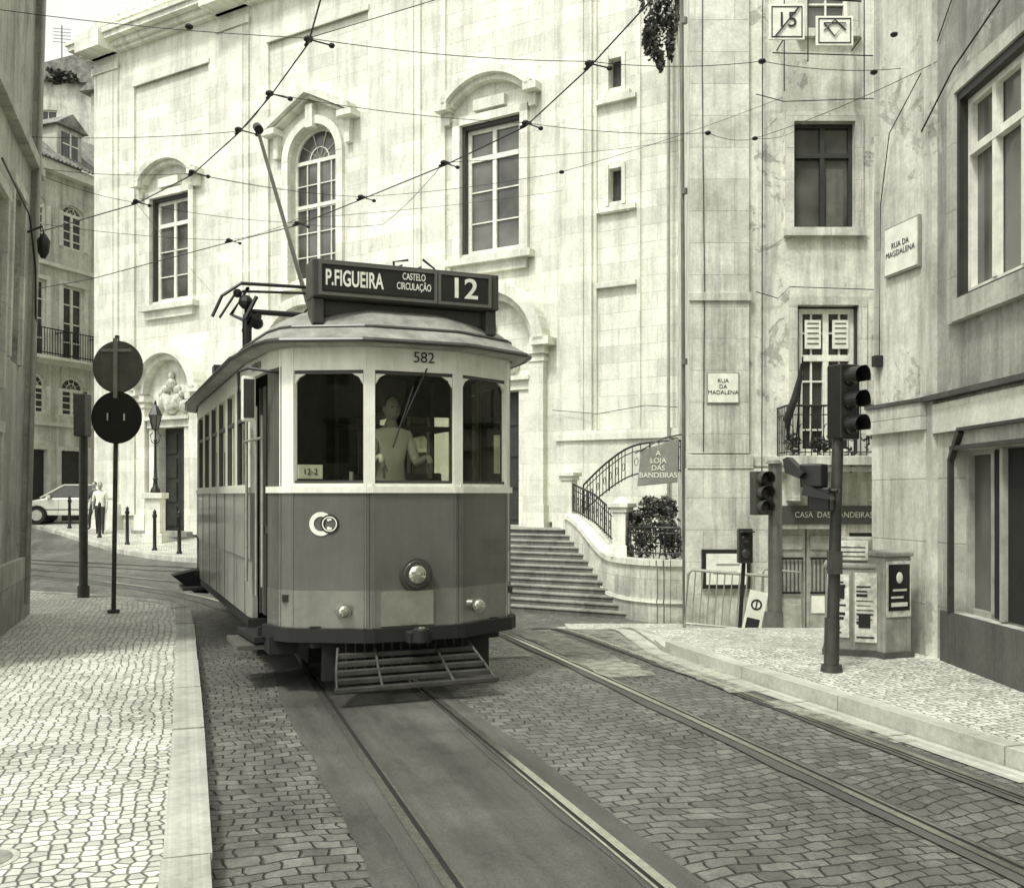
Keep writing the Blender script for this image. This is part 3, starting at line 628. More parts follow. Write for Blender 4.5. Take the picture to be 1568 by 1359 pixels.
for a,b,z0,z1 in hr[:2]:
    T.box(a-.15,a,-.05,-.001,z0-.2,z1+.14); T.box(b,b+.15,-.05,-.001,z0-.2,z1+.14); T.box(a,b,-.05,-.001,z1,z1+.14); T.box(a,b,-.08,-.001,z0-.2,z0)
    RB.p('window_boxes','door_dark',M2).box(a,a+.05,-.02,.3,z0,z1); RB.p('window_boxes').box(a+.05,b,-.02,.3,z1-.08,z1); RB.p('window_boxes').box(a+.05,b,-.02,.3,z0,z0+.04)
    window(RB,'window_frames','window_glass',a+.05,b,z0+.04,z1-.08,.1,1,1,M=M2,fw=.06,big={'v':[.36,.7],'h':[.72]},glass_mat='pane_mid')
T=RB.p('shop_frame','window_dark',M2)
for a,b,z0,z1 in hr[2:]:
    window(RB,'shop_frames','window_glass',a,b,z0,z1,.15,1,1,M=M2,fw=.05,frame_mat='door_grey',big={'v':[.3]})
    T.box(a-.04,a,-.05,0,z0,z1-.1); T.box(a,b,-.05,0,z1,z1+.04); T.prism([(a-.04,z1-.1),(a,z1-.1),(a+.2,z1+.15),(a+.16,z1+.2)],-.055,-.0); T.box(a+.18,b,-.06,0,z1+.17,z1+.2)
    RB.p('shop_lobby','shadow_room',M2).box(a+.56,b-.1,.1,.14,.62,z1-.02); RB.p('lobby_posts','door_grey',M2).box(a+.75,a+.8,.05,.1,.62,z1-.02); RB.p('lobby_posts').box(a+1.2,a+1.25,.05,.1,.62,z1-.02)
S_=RB.p('street_plaque','sign_white',M1); S_.box(.2,.76,-.05,-.02,4.02,4.5); RB.p('plaque_edge','galvanised',M1).box(.18,.78,-.04,-.01,4.0,4.52)
RB.extra.append(('text','plaque_text','RUA DA\nMAGDALENA',.085,M1@Matrix.Translation((.48,-.055,4.26))@Matrix.Rotation(rad(90),4,'X'),'sign_black','CENTER',1,0))
RB.p('junction_box','sign_black',M1,bevel=.01).box(.02,.1,-.1,-.0,3.08,3.2)
Cb=RB.p('cables','dark_iron',M1); Cb.tube([(.1,-.05,3.2),(.12,-.05,4.8),(.3,-.06,5.5),(.85,-.06,5.9)],.006); 
Cb=RB.p('cables','dark_iron',M2); Cb.tube([(0,-.09,5.3),(.7,-.09,5.62),(2.4,-.09,6.0),(4,-.09,6.0)],.009); Cb.tube([(.2,-.02,6.1),(1.2,-.02,6.9),(3,-.02,7.5)],.006)
# ------------------------------------------------------------------ left near building
LM=Matrix.Translation((-6.5,13,0))@Matrix(((1,0,.028,0),(0,1,0,0),(0,0,1,0),(0,0,0,1)))@Matrix.Rotation(rad(108.6),4,'Z')
LB=Obj('tenement_building',(-7,10,0),LM)
P=LB.p('walls','left_plaster'); hl=[(-3.4,-2.2,2.9,5.0),(-3.4,-2.2,.1,2.4),(-1.75,-1.0,3.3,5.3)]
wall(P,-4.6,0,0,9.0,hl,.25); P.face([(0,0,0),(0,9,0),(0,9,9.0),(0,0,9.0)]); P.face([(-4.6,0,0),(-4.6,9,0),(-4.6,9,9.0),(-4.6,0,9.0)]); LB.p('roof','roof_tile').box(-4.7,.15,-.2,9,9.0,9.2)
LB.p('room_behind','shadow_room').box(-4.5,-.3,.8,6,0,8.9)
T=LB.p('stone_trim','pilaster_stone'); T.box(-.3,.04,-.05,.0,.9,9.0); T.box(-4.6,.06,-.08,-.0,0,.9); T.box(-4.6,.08,-.12,-.0,5.9,6.05)
T=LB.p('eaves','church_trim'); T.box(-4.6,.12,-.3,0,8.6,8.8)
for h in hl: 
    window(LB,'window_frames','window_glass',*h[:4],.12,2,4); T2=LB.p('surround','quoin_stone'); T2.box(h[0]-.12,h[0],-.05,0,h[2],h[3]); T2.box(h[1],h[1]+.12,-.05,0,h[2],h[3]); T2.box(h[0]-.12,h[1]+.12,-.06,0,h[3],h[3]+.12)
LB.p('drainpipe','galvanised').cyl((-.42,-.1,.3),(-.42,-.1,8.6),.035)
Cb=LB.p('cables','dark_iron'); Cb.tube([(-3,-.1,5.2),(-1.2,-.12,5.1),(-.6,-.12,4.6),(-.35,-.12,3.6),(-.3,-.1,2)],.012); Cb.tube([(-.15,-.08,8.5),(-.17,-.09,6),(-.13,-.08,4.4),(-.15,-.08,.9)],.009)
Lp=LB.p('bracket_lamp','dark_iron',smooth=True); Lp.tube([(-.7,0,5.0),(-.7,-.2,5.1),(-.7,-.22,5.0)],.015); Lp.lathe((-.7,-.22,4.7),[(.03,0),(.07,.08),(.08,.22),(.03,.3)],10)
# ------------------------------------------------------------------ far left house
FM=frame((-18.7,38,0),rad(69))
FH=Obj('balcony_house',(-18,40,0),FM)
hf=[]
for u in (-4.6,-2.2,1.6,4.0): hf+= [(u,u+1.15,7.15,10.2),(u-.05,u+1.2,4.9,6.5,.5),(u,u+1.15,11.7,13.5,.35),(u-.1,u+1.3,.4,3.5)]
for u in (-.2,): hf+=[(u,u+1.0,7.15,10.2),(u,u+1.0,4.9,6.5,.5),(u,u+1.0,11.7,13.5,.35),(u,u+1.0,.4,3.5)]
P=FH.p('walls','house_plaster'); wall(P,-7,9,0,14.8,hf,.25)
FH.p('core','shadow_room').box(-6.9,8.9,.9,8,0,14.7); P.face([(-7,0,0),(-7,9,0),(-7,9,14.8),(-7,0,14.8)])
T=FH.p('stone_trim','church_trim')
for z in (7.0,4.55,10.9): T.box(-7,9,-.12,0,z-.1,z+.05)
T.box(-7.1,9.1,-.35,0,14.5,14.9)
for h in hf:
    ar=h[4] if len(h)>4 else 0
    if h[2]<1: FH.p('gates','door_dark').box(h[0],h[1],.15,.22,h[2],h[3])
    else: window(FH,'window_frames','window_glass',*h[:4],.14,2,4,ar=ar,fw=.1,bw=.05,big={'v':[.5]})
    T.box(h[0]-.16,h[0],-.06,0,h[2],h[3]-ar); T.box(h[1],h[1]+.16,-.06,0,h[2],h[3]-ar); 
    if not ar: T.box(h[0]-.16,h[1]+.16,-.07,0,h[3],h[3]+.16)
R=FH.p('roof','roof_tile')
R.face([(-7.2,-.5,14.9),(9.2,-.5,14.9),(9.2,3,17.7),(-7.2,3,17.7)]); R.face([(-7.2,3,17.7),(9.2,3,17.7),(9.2,9,18.2),(-7.2,9,18.2)]); 
for i in range(80): R.cyl((-7.1+i*.2,-.5,14.93),(-7.1+i*.2,3,17.73),.05,n=5)
for u in (-2.4,1.4):
    FH.p('dormers','house_plaster').box(u,u+1.3,.1,2.2,15.1,16.6); FH.p('dormer_roofs','roof_tile').prism([(u-.2,16.6),(u+1.5,16.6),(u+.65,17.2)],-.1,2.4); FH.p('dormer_glass','pane').box(u+.25,u+1.05,.05,.099,15.4,16.4)
    FH.p('dormer_bars','window_white').box(u+.62,u+.68,.02,.05,15.4,16.4); FH.p('dormer_bars').box(u+.25,u+1.05,.02,.048,15.9,15.95)
Bk=FH.p('balconies','church_trim'); Br=FH.p('balcony_railings','dark_iron')
for u in (-4.6,-2.2,-.2,1.6,4.0):
    Bk.box(u-.35,u+1.5,-.75,-.12,7.0,7.12)
    for x in [u-.3+k*.13 for k in range(14)]: Br.cyl((x,-.72,7.12),(x,-.72,8.15),.014,n=4)
    for z in (8.15,7.2): Br.box(u-.33,u+1.48,-.74,-.7,z,z+.04); Br.box(u-.33,u-.29,-.74,0,z,z+.04); Br.box(u+1.44,u+1.48,-.74,0,z,z+.04)
for (x,y,w,h,ht,ang) in [(-29,56,9,20,25.5,.2),(-21.5,50,4.5,6,22.2,-.3),(-36,64,10,12,27,.1)]:
    o=Obj('hillside_house',(x,y,0),frame((x,y,0),ang)); P=o.p('walls','house_plaster'); hh=[(w*.2+k*w*.33,w*.2+k*w*.33+1,ht-3.5,ht-1.6) for k in range(2)]
    wall(P,0,w,0,ht,hh,.2); P.face([(0,0,0),(0,h,0),(0,h,ht),(0,0,ht)]); P.face([(w,0,0),(w,h,0),(w,h,ht),(w,0,ht)])
    for q in hh: window(o,'window_frames','window_glass',*q,.15,2,3)
    o.p('roof','roof_tile').prism([(-.4,ht),(w+.4,ht),(w*.5,ht+1.8)],-.4,h+.4); o.p('chimney','house_plaster').box(w*.7,w*.7+.7,1,1.8,ht,ht+2.6)
    A=o.p('antenna','dark_iron'); A.cyl((w*.3,1.5,ht),(w*.3,1.5,ht+4),.03,n=5)
    for k in range(5): A.cyl((w*.3-.5,1.5+k*.01,ht+3+k*.2),(w*.3+.5,1.5,ht+3+k*.2),.015,n=4)
foliage('hillside_bush',(-22,48,22),[((-22+random.uniform(-.7,.7),48,22.4+random.uniform(-.3,.3)),(.5,.5,.25)) for k in range(5)],90,.14)
o=Obj('street_building',(2,-24,0)); P=o.p('walls','house_plaster'); hb=[(-14+i*3,-12.8+i*3,3+j*3.4,5+j*3.4) for i in range(10) for j in range(3)]
wall(P,-16,18,0,13,hb,.3,0,None); 
for q in hb: window(o,'window_frames','window_glass',*q,.2,2,3)
for q in o.parts.values():
    q.V=[(-x,-24-y,z) for x,y,z in q.V]
# ------------------------------------------------------------------ tram
TM=frame((-1.0,8.75,0),rad(23))
TR=Obj('tram',(-1.0,8.75,0),TM)
pts=[(-.36,-.44)];kinds=['win']
pts.append((.36,-.44)); kinds.append('post'); pts.append((.43,-.425)); kinds.append('win'); pts.append((.98,-.13)); kinds.append('post')
pts.append((1.06,-.02)); kinds.append('solid'); pts.append((1.12,.24)); kinds.append('door'); pts.append((1.17,.98)); kinds.append('post'); pts.append((1.19,1.12)); 
y=1.12
for k in range(6):
    kinds.append('swin'); y+=.7; pts.append((1.19,y)); 
    kinds.append('post'); y+=.1; pts.append((1.19,y))
pts[-1]=(1.17,5.98); kinds[-1]='post'; kinds.append('swin'); pts.append((1.12,6.72)); kinds.append('solid'); pts.append((1.06,6.98)); kinds.append('post'); pts.append((.98,7.09)); kinds.append('win'); pts.append((.43,7.385)); kinds.append('post'); pts.append((.36,7.4)); kinds.append('win')
right=pts[1:]; rk=kinds[1:]
left=[(-x,y) for x,y in right[::-1]]
outline=right+left
okinds=rk[:len(right)-1]+['win']+rk[:len(right)-1][::-1]+['win']
nO=len(outline)
Bd=TR.p('body_panels','tram_paint'); Bs=TR.p('side_panels','tram_paint_lit'); Bl=TR.p('lower_band','tram_band'); Fw=TR.p('window_frames','cream_frame'); Gl=TR.p('glazing','tram_glass'); Tm=TR.p('trim','tram_trim'); Up=TR.p('letterboard','cream_frame'); Bk=TR.p('black_sill','under_black')
for i in range(nO):
    a=Vector(outline[i]); b=Vector(outline[(i+1)%nO]); kd=okinds[i]; L=(b-a).length; ang=math.atan2(b.y-a.y,b.x-a.x)
    Mg=TM@frame((a.x,a.y,0),ang)
    for q in (Bd,Bs,Bl,Fw,Gl,Tm,Up,Bk): q.M=Mg
    e=.012
    isfront=(a.y<.1 and b.y<.1) or (a.y>6.9 and b.y>6.9)
    isdoor=kd=='door' and a.x<0
    if not isdoor:
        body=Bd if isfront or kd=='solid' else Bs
        if isfront or kd=='solid':
            body.box(-e,L+e,0,.05,.9,1.72); Bl.box(-e,L+e,-.002,.05,.58,.9); Bk.box(-e,L+e,-.05,.05,.47,.585)
        else:
            body.box(-e,L+e,0,.05,1.1,1.72); body.box(-e,L+e,.02,.07,.55,1.1); Bk.box(-e,L+e,.03,.07,.45,.55)
        Fw.box(-e,L+e,-.018,.05,1.72,1.775)
    else:
        Bk.box(0,L,.16,.2,.55,2.75); 
        for k in range(3):
            x0=.03+k*(L-.06)/3; x1=x0+(L-.06)/3-.02
            Bd.box(x0,x1,.1,.14,.6,1.35); Gl.face([(x0+.05,.1,1.42),(x1-.05,.1,1.42),(x1-.05,.1,2.6),(x0+.05,.1,2.6)])
            Tm.box(x0,x0+.03,.08,.14,.6,2.7); Tm.box(x1-.03,x1,.08,.14,.6,2.7); Tm.box(x0,x1,.08,.14,1.35,1.42)
        Bk.box(0,L,-.12,.2,.42,.47)
        TR.p('handrails','galvanised',Mg).cyl((.04,-.04,.9),(.04,-.04,2.4),.014); TR.p('handrails').cyl((L-.05,-.04,.9),(L-.05,-.04,2.4),.014); TR.p('handrails').cyl((L*.55,-.03,.8),(L*.55,-.03,2.5),.012)
        TR.p('handrails').cyl((0,-.05,2.2),(L,-.05,2.2),.012)
    Up.box(-e,L+e,0,.05,2.79,2.95)
    if kd in('post','solid'):
        (Fw if isfront or kd=='post' else Bd).box(-e,L+e,0.001,.05,1.775,2.79)
        if kd=='solid': Gl.face([(0,.03,1.8),(L,.03,1.8),(L,.03,2.7),(0,.03,2.7)])
    elif kd in('win','swin') or (kd=='door' and not isdoor):
        Fw.box(-e,L+e,.0,.045,1.775,1.8); Fw.box(-e,L+e,.0,.045,2.75,2.79)
        if kd=='win':
            Tm.box(0,.02,.015,.045,1.8,2.75); Tm.box(L-.02,L,.015,.045,1.8,2.75); Tm.box(.02,L-.02,.015,.045,2.72,2.75); Tm.box(.02,L-.02,.015,.045,1.8,1.825)
            for cx,cz in ((.02,2.72),(L-.02,2.72)):
                s=1 if cx<L/2 else -1
                Fw.prism([(cx,cz),(cx+s*.09,cz),(cx+s*.035,cz-.03),(cx,cz-.09)],.012,.04)
        else:
            Tm.box(0,.02,.01,.045,1.8,2.75); Tm.box(L-.02,L,.01,.045,1.8,2.75); Tm.box(0,L,.015,.04,2.42,2.46)
        Gl.face([(0,.035,1.8),(L,.035,1.8),(L,.035,2.75),(0,.035,2.75)])
for q in (Bd,Bs,Bl,Fw,Gl,Tm,Up,Bk): q.M=TM
def ring(d,z,):
    out=[]
    for x,y in outline:
        kx=1-d/1.19; yy=3.48+(y-3.48)*(1-d*1.0/3.92); out.append((x*kx,yy,z))
    return out
Rf=TR.p('roof','tram_roof',smooth=True)
prof=[(-.02,2.94),(-.12,2.955),(-.15,2.98),(-.15,3.0),(-.12,3.02),(-.06,3.06),(.0,3.11),(.04,3.16),(.12,3.23),(.26,3.30),(.48,3.36),(.75,3.40),(1.1,3.42)]
prev=None
for d,z in prof:
    r=[Rf.v(q) for q in ring(d,z)]
    if prev:
        for i in range(nO): j=(i+1)%nO; Rf.F.append([prev[i],prev[j],r[j],r[i]])
    prev=r
Rf.F.append(prev)
Gt=TR.p('roof_gutter','tram_trim')
for (d,z,rr) in ((-.155,2.975,.022),(.0,3.115,.016)):
    q=ring(d,z); Gt.tube(q+[q[0]],rr,6)
Fl=TR.p('floor','interior'); Fl.box(-1.05,1.05,-.1,7.1,.8,.86); Fl.box(-1.1,1.1,1.1,1.15,.86,1.7); Fl.box(-1.1,-.35,1.1,1.15,1.7,2.9); Fl.box(.35,1.1,1.1,1.15,2.5,2.9); Fl.box(-1.12,1.12,1.0,6.8,2.86,2.93)
Fl.box(.95,1.1,1.1,1.15,1.7,2.9); Fl.box(-1.1,1.1,5.95,6.0,.86,1.75); Fl.box(.4,1.1,5.95,6.0,1.75,2.9);Fl.box(-1.1,-.4,5.95,6.0,1.75,2.9)
Fl.box(-1.0,1.0,-.1,1.0,2.88,2.93)
Bh=TR.p('bulkhead_frames','seat_wood'); 
for x in (-.35,.33,.64): Bh.box(x,x+.04,1.07,1.1,.86,2.85)
Bh.box(-.35,.95,1.07,1.1,2.35,2.4); Bh.box(-.35,.95,1.07,1.1,1.68,1.74)
for k in range(7): TR.p('hanging_straps','tram_trim').cyl((-.5,1.6+k*.6,2.6),(-.5,1.6+k*.6,2.84),.012,n=5)
Se=TR.p('seats','seat_wood',bevel=.02)
for k in range(5):
    for sx in (-1,1):
        y0=1.6+k*.85; Se.box(min(sx*.3,sx*1.08),max(sx*.3,sx*1.08),y0,y0+.42,1.2,1.28); Se.box(min(sx*.3,sx*1.08),max(sx*.3,sx*1.08),y0+.4,y0+.45,1.28,1.95)
Cc=TR.p('controller','interior',bevel=.02); Cc.box(-.42,-.08,-.3,-.02,.86,1.7); Cc.box(.15,.7,-.28,-.1,.86,1.55); TR.p('controls','galvanised').tube([(-.25,-.16,1.7),(-.25,-.16,1.78),(-.1,-.2,1.8)],.015); TR.p('controls').cyl((-.5,-.25,.86),(-.5,-.25,1.9),.02)
TR.p('handrails','galvanised',TM)
TR.p('side_card','sign_white').box(-.93,-.72,-.12,-.11,1.84,1.96)
Hl=TR.p('headlamp_rims','tram_trim',smooth=True); Hg=TR.p('headlamp_glass','lamp_glass',smooth=True); Ch=TR.p('chrome','steel',smooth=True)
def lamp(x,y,z,r):
    Hl.cyl((x,y+.06,z),(x,y-.07,z),r*1.25,r*1.2,24); Hl.cyl((x,y-.071,z),(x,y-.085,z),r*1.05,r*.98,24); Hg.ball((x,y-.075,z),(r*.72,r*.35,r*.72),16,10)
lamp(0,-.44,1.03,.115)
for sx in (-1,1):
    x=sx*.6; Ch.cyl((x,-.32,.735),(x,-.41,.735),.062,.058,20); Hg.ball((x,-.41,.735),(.05,.025,.05),14,8)
BD=TR.p('badge','white_paint'); 
BD.M=TM@frame((-.98,-.13,0),math.atan2(-.295,.55))
BD.arc(.25,1.46,.062,.1,20,340,-.008,-.001,28)
bo=TR.p('badge_centre','sign_black',BD.M); bo.arc(.325,1.46,.05,.078,0,360,-.012,-.0005,24)
BD.arc(.325,1.46,.055,.064,0,360,-.014,-.0119,24)
Ps=TR.p('highlight_plate','highlight_metal'); Ps.box(-.3,.16,-.462,-.444,.6,.89)  # added bright plate, stands in for the highlight on the lower band
Cu=TR.p('coupler','under_black',bevel=.01); Cu.box(-.1,.1,-.6,-.4,.46,.56); Cu.cyl((0,-.62,.47),(0,-.62,.59),.07,n=16); Ch.cyl((0,-.63,.59),(0,-.63,.6),.03,n=12)
Uf=TR.p('underframe','under_black'); Uf.box(-.95,.95,.2,6.8,.5,.82); Uf.box(-.75,.75,1.4,5.5,.25,.5); Uf.box(-.85,.85,-.25,.3,.42,.6); Uf.box(-.7,.7,.6,1.3,.15,.5); Uf.box(-1.05,-.95,1.2,5.9,.4,.6)
Wh=TR.p('wheels','pole_grey',smooth=True)
for yy in (2.05,4.85):
    for sx in (-1,1): Wh.cyl((sx*.42,yy,.34),(sx*.52,yy,.34),.33,n=28); Wh.cyl((sx*.38,yy,.34),(sx*.42,yy,.34),.36,n=28); Wh.cyl((sx*.52,yy,.34),(sx*.62,yy,.34),.1,n=14)
    Wh.cyl((-.5,yy,.34),(.5,yy,.34),.06)
Lg=TR.p('lifeguard','pole_grey',bevel=.004)
for k in range(5):
    f=k/4; y=-.38-.34*f; z=.37-.22*f; w=.6+.09*f; Lg.box(-w-.06,w-.06,y-.03,y+.03,z-.012,z+.012)
    Lg.box(-w-.06,w-.06,y-.035,y-.02,z-.03,z+.01)
for sx in (-1,-.45,.45,1): Lg.tube([(sx*.58-.06,-.34,.42),(sx*.64-.06,-.55,.27),(sx*.68-.06,-.75,.15)],.014)
Lg.box(-.76,.64,-.78,-.74,.13,.165)
for x in [i*.08-.56 for i in range(14)]: Lg.cyl((x,-.3,.2),(x,-.3,.5),.008,n=5)
TR.p('guard_apron','under_black').box(-.75,.75,-.26,-.22,.14,.5)
TR.p('step_boards','seat_wood').box(-1.38,-1.08,.25,.98,.36,.4); TR.p('step_boards').box(-1.38,-1.1,6.0,6.7,.36,.4)
TR.p('step_brackets','under_black').box(-1.2,-1.0,.3,.34,.3,.55); TR.p('step_brackets').box(-1.2,-1.0,.9,.94,.3,.55); TR.p('step_brackets').box(-1.15,-.9,-.0,.3,.35,.5)
TR.p('rear_guard','under_black').prism([(-1.5,.55),(-1.2,.3),(-1.0,.28),(-1.0,.6),(-1.2,.62)],6.3,6.7)
Db=TR.p('destination_box','tram_trim',bevel=.012)
Db.box(-.84,.84,-.28,.0,3.36,3.68)
for sx in (-.78,.78): Db.box(sx-.05,sx+.05,-.24,-.02,3.14,3.36)
Db.prism([(-.72,3.22),(.72,3.22),(.72,3.36),(-.72,3.36)],-.16,-.1)
Db2=TR.p('destination_blinds','sign_black'); Db2.box(-.75,.22,-.29,-.281,3.42,3.62); Db2.box(.29,.72,-.29,-.281,3.40,3.63)
Dr=TR.p('blind_frames','tram_paint')
for (a,b) in ((-.79,.25),(.26,.76)):
    Dr.box(a,b,-.3,-.281,3.375,3.4); Dr.box(a,b,-.3,-.281,3.635,3.66); Dr.box(a,a+.025,-.3,-.281,3.4,3.635); Dr.box(b-.025,b,-.3,-.281,3.4,3.635)
TR.text('destination_text','P.FIGUEIRA',.185,Matrix.Translation((-.735,-.293,3.52)),'sign_white','LEFT',.55,.004)
TR.text('destination_text_small','CASTELO\nCIRCULAÇÃO',.085,Matrix.Translation((0.04,-.293,3.545)),'sign_white','CENTER',.58,.001)
TR.text('route_number','12',.25,Matrix.Translation((.5,-.293,3.52)),'sign_white','CENTER',1.1,.004)
TR.text('fleet_number','582',.13,Matrix.Translation((.08,-.448,2.87)),'sign_black','CENTER',1,.0)
TR.text('card_number','12-2',.07,Matrix.Translation((-.825,-.125,1.9)),'sign_black')
TR.extra.append(('text','entrada_text','ENTRADA',.1,TM@frame((-1.17,.98,0),rad(-86))@Matrix.Translation((.3,-.005,2.87))@Matrix.Rotation(rad(90),4,'X'),'sign_black','CENTER',.8,0))
Db.box(-.86,.86,6.96,7.24,3.38,3.68)
Mi=TR.p('mirror','cream_frame',bevel=.02); Mi.box(-1.36,-1.24,.12,.2,2.33,2.72); TR.p('mirror_arm','dark_iron').tube([(-1.06,.0,2.74),(-1.3,.1,2.78),(-1.38,.16,2.75),(-1.38,.16,2.4)],.014)
TR.p('mirror_glass','pane').box(-1.345,-1.255,.112,.119,2.36,2.69)
Wp=TR.p('wiper','dark_iron'); Wp.tube([(.1,-.47,2.78),(-.12,-.46,2.3)],.008); Wp.tube([(-.02,-.47,2.62),(-.2,-.465,2.1)],.007)
Pn=TR.p('front_panel_seams','tram_trim')
for sx in (-1,1): Pn.cyl((sx*.395,-.436,.6),(sx*.395,-.436,1.72),.0025,n=6)
Sm=TR.p('side_seams','tram_trim')
for k in range(7): Sm.box(-1.194,-1.188,1.16+k*.8,1.17+k*.8,.56,1.72)
Rg=TR.p('roof_gear','dark_iron',smooth=False)
Rg.box(-.35,.35,1.5,2.2,3.75,3.82); Rg.box(-.28,.28,1.6,2.1,3.9,4.12)
for x in (-.3,.3):
    for yy in (1.55,2.15): Rg.cyl((x,yy,3.3),(x,yy,3.78),.02); Rg.cyl((x*.8,yy,3.8),(x*.8,yy,3.95),.03)
Rg.box(-.5,.5,2.8,4.3,3.42,3.5)
for x in (.3,.5): Rg.tube([(x,1.0,3.4),(x-.1,1.0,3.95),(x+.02,1.0,4.0)],.01)
Rg.tube([(.25,.9,3.4),(.2,.9,4.0),(.35,.9,4.03)],.012); Rg.tube([(.6,.9,3.4),(.62,.9,3.97),(.5,.9,4.05)],.012)
Pg=TR.p('pantograph','dark_iron')
for x in (-1.0,-.2):
    Pg.tube([(x,2.3,3.55),(x-.02,3.6,3.85),(x+.02,2.5,3.95)],.022); Pg.cyl((x,2.4,3.3),(x,2.4,3.58),.05)
Pg.tube([(-1.35,2.5,3.62),(-1.25,2.5,3.85),(-1.05,2.5,4.0),(-.2,2.5,4.02),(-.05,2.5,3.93),(.05,2.5,3.7)],.02); Pg.tube([(-1.25,2.72,3.65),(-1.1,2.72,3.9),(-1.0,2.72,3.96),(-.2,2.72,4.0),(-.1,2.72,3.9)],.016)
Pg.cyl((-1.0,2.6,3.72),(-.2,2.6,3.72),.03); Pg.cyl((-.9,2.3,3.62),(-.9,3.3,3.62),.04)
for q,r in (((-1.0,2.5,3.8),.08),((-.95,2.6,3.65),.07),((-1.08,2.55,3.9),.05),((-.88,2.5,3.58),.07)): Pg.ball(q,r,8,6)
Pg.tube([(-.98,2.4,3.3),(-1.02,2.4,3.6),(-.9,2.4,3.85)],.025)
inv=TM.inverted(); tip=inv@Vector((-2.85,11.0,5.78)); Tp=TR.p('trolley_pole','galvanised'); Tp.cyl((0,3.5,3.6),tip,.03,.02,10); Rg.cyl(tip-Vector((0,.06,0)),tip+Vector((0,.08,.08)),.05)
# ------------------------------------------------------------------ people
def person(name,loc,yaw,hip=(0,0),kn=(.03,.03),an=(0,0),arm=((.04,.1),(.04,.1)),top='shirt_white',bot='trousers_dark',H=1.75,scale=1,parent=None):
    V=[];E=[];Rr=[]
    def a(p,r,par=None):
        V.append(p); Rr.append(r)
        if par is not None: E.append((par,len(V)-1))
        return len(V)-1
    pel=a((0,0,.95),.125); sp=a((0,0,1.14),.11,pel); ch=a((0,.0,1.34),.13,sp); nk=a((0,0,1.47),.06,ch); hd=a((0,.01,1.58),.055,nk)
    hands=[]
    for s,(eb,wr) in zip((-1,1),arm):
        sh=a((s*.165,0,1.41),.062,ch); el=a((s*.225,eb-.03,1.15),.043,sh); wz=.92 if wr<.3 else 1.2; w=a((s*.225,wr,wz),.028,el); h=a((s*.225,wr+.03,wz-.07),.03,w); hands.append((s,wr+.03,wz-.07))
    for s,k,n in zip((-1,1),kn,an):
        hp=a((s*.09,0,.88),.092,pel); kk=a((s*.095,k,.5),.06,hp); ak=a((s*.1,n,.1),.04,kk); a((s*.11,n+.15,.035),.033,ak)
    me=bpy.data.meshes.new('tmp'); me.from_pydata(V,E,[]); o=bpy.data.objects.new('tmp',me); scene.collection.objects.link(o)
    sk=o.modifiers.new('s','SKIN'); 
    for i,r in enumerate(Rr): me.skin_vertices[0].data[i].radius=(r,r*.85 if i in(0,1,2) else r); me.skin_vertices[0].data[i].use_root=(i==0)
    o.modifiers.new('ss','SUBSURF').levels=2
    dg=bpy.context.evaluated_depsgraph_get(); m2=bpy.data.meshes.new_from_object(o.evaluated_get(dg)); bpy.data.objects.remove(o)
    m2.name='body'
    for mm in (top,bot,'skin','sign_black'): m2.materials.append(MATS[mm])
    for p in m2.polygons:
        c=p.center; p.use_smooth=True
        if c.z<.09: p.material_index=3
        elif c.z<.96 and abs(c.x)<.19: p.material_index=1
        elif c.z>1.47 or (abs(c.x)>.18 and c.z<1.12): p.material_index=2
        else: p.material_index=0
    M=Matrix.Translation(Vector(loc))@Matrix.Rotation(yaw,4,'Z')@Matrix.Scale(H/1.75,4)
    m2.transform(M)
    b=bpy.data.objects.new('body',m2); scene.collection.objects.link(b)
    O=parent or Obj(name,loc); pre='' if not parent else name+'_'
    O.extra.append(('obj',b))
    Hd=O.p(pre+'head','skin',M,smooth=True); Hd.ball((0,.015,1.645),(.073,.093,.115),16,12); Hd.ball((0,.108,1.635),(.012,.018,.022),8,6)
    for s in (-1,1): Hd.ball((s*.073,.01,1.64),(.01,.02,.032),8,6)
    Hd.ball((0,.1,1.585),(.028,.012,.009),8,6)
    Ey=O.p(pre+'eyes','sign_black',M); 
    for s in (-1,1): Ey.ball((s*.028,.098,1.655),(.012,.008,.007),8,6)
    Hr=O.p(pre+'hair','hair',M,smooth=True); Hr.ball((0,-.012,1.672),(.08,.095,.1),14,10)
    for s,y,z in hands:
        Hd.ball((s*.225,y,z-.02),(.018,.035,.045),8,6)
        for k in range(4): Hd.cyl((s*.225,y-.028+k*.018,z-.05),(s*.215,y-.022+k*.018,z-.12-.012*(k in(1,2))),.009,.007,6)
        Hd.cyl((s*.22,y+.035,z-.01),(s*.21,y+.06,z-.07),.01,.008,6)
person('pedestrian',(-14.05,33.4,.11+tz(-14.05,33.4)),rad(200),kn=(.12,-.02),an=(.16,-.28),arm=((.0,.14),(-.06,-.1)),top='shirt_white')
person('pedestrian',(-14.75,34.6,.11+tz(-14.75,34.6)),rad(170),kn=(.02,.14),an=(-.2,.14),arm=((-.05,-.1),(.02,.16)),top='shirt_dark',H=1.7)
dl=TM@Vector((-.05,.12,.86)); person('tram_driver',tuple(dl),rad(180+30),arm=((.1,.34),(.08,.32)),top='shirt_white',H=1.72)
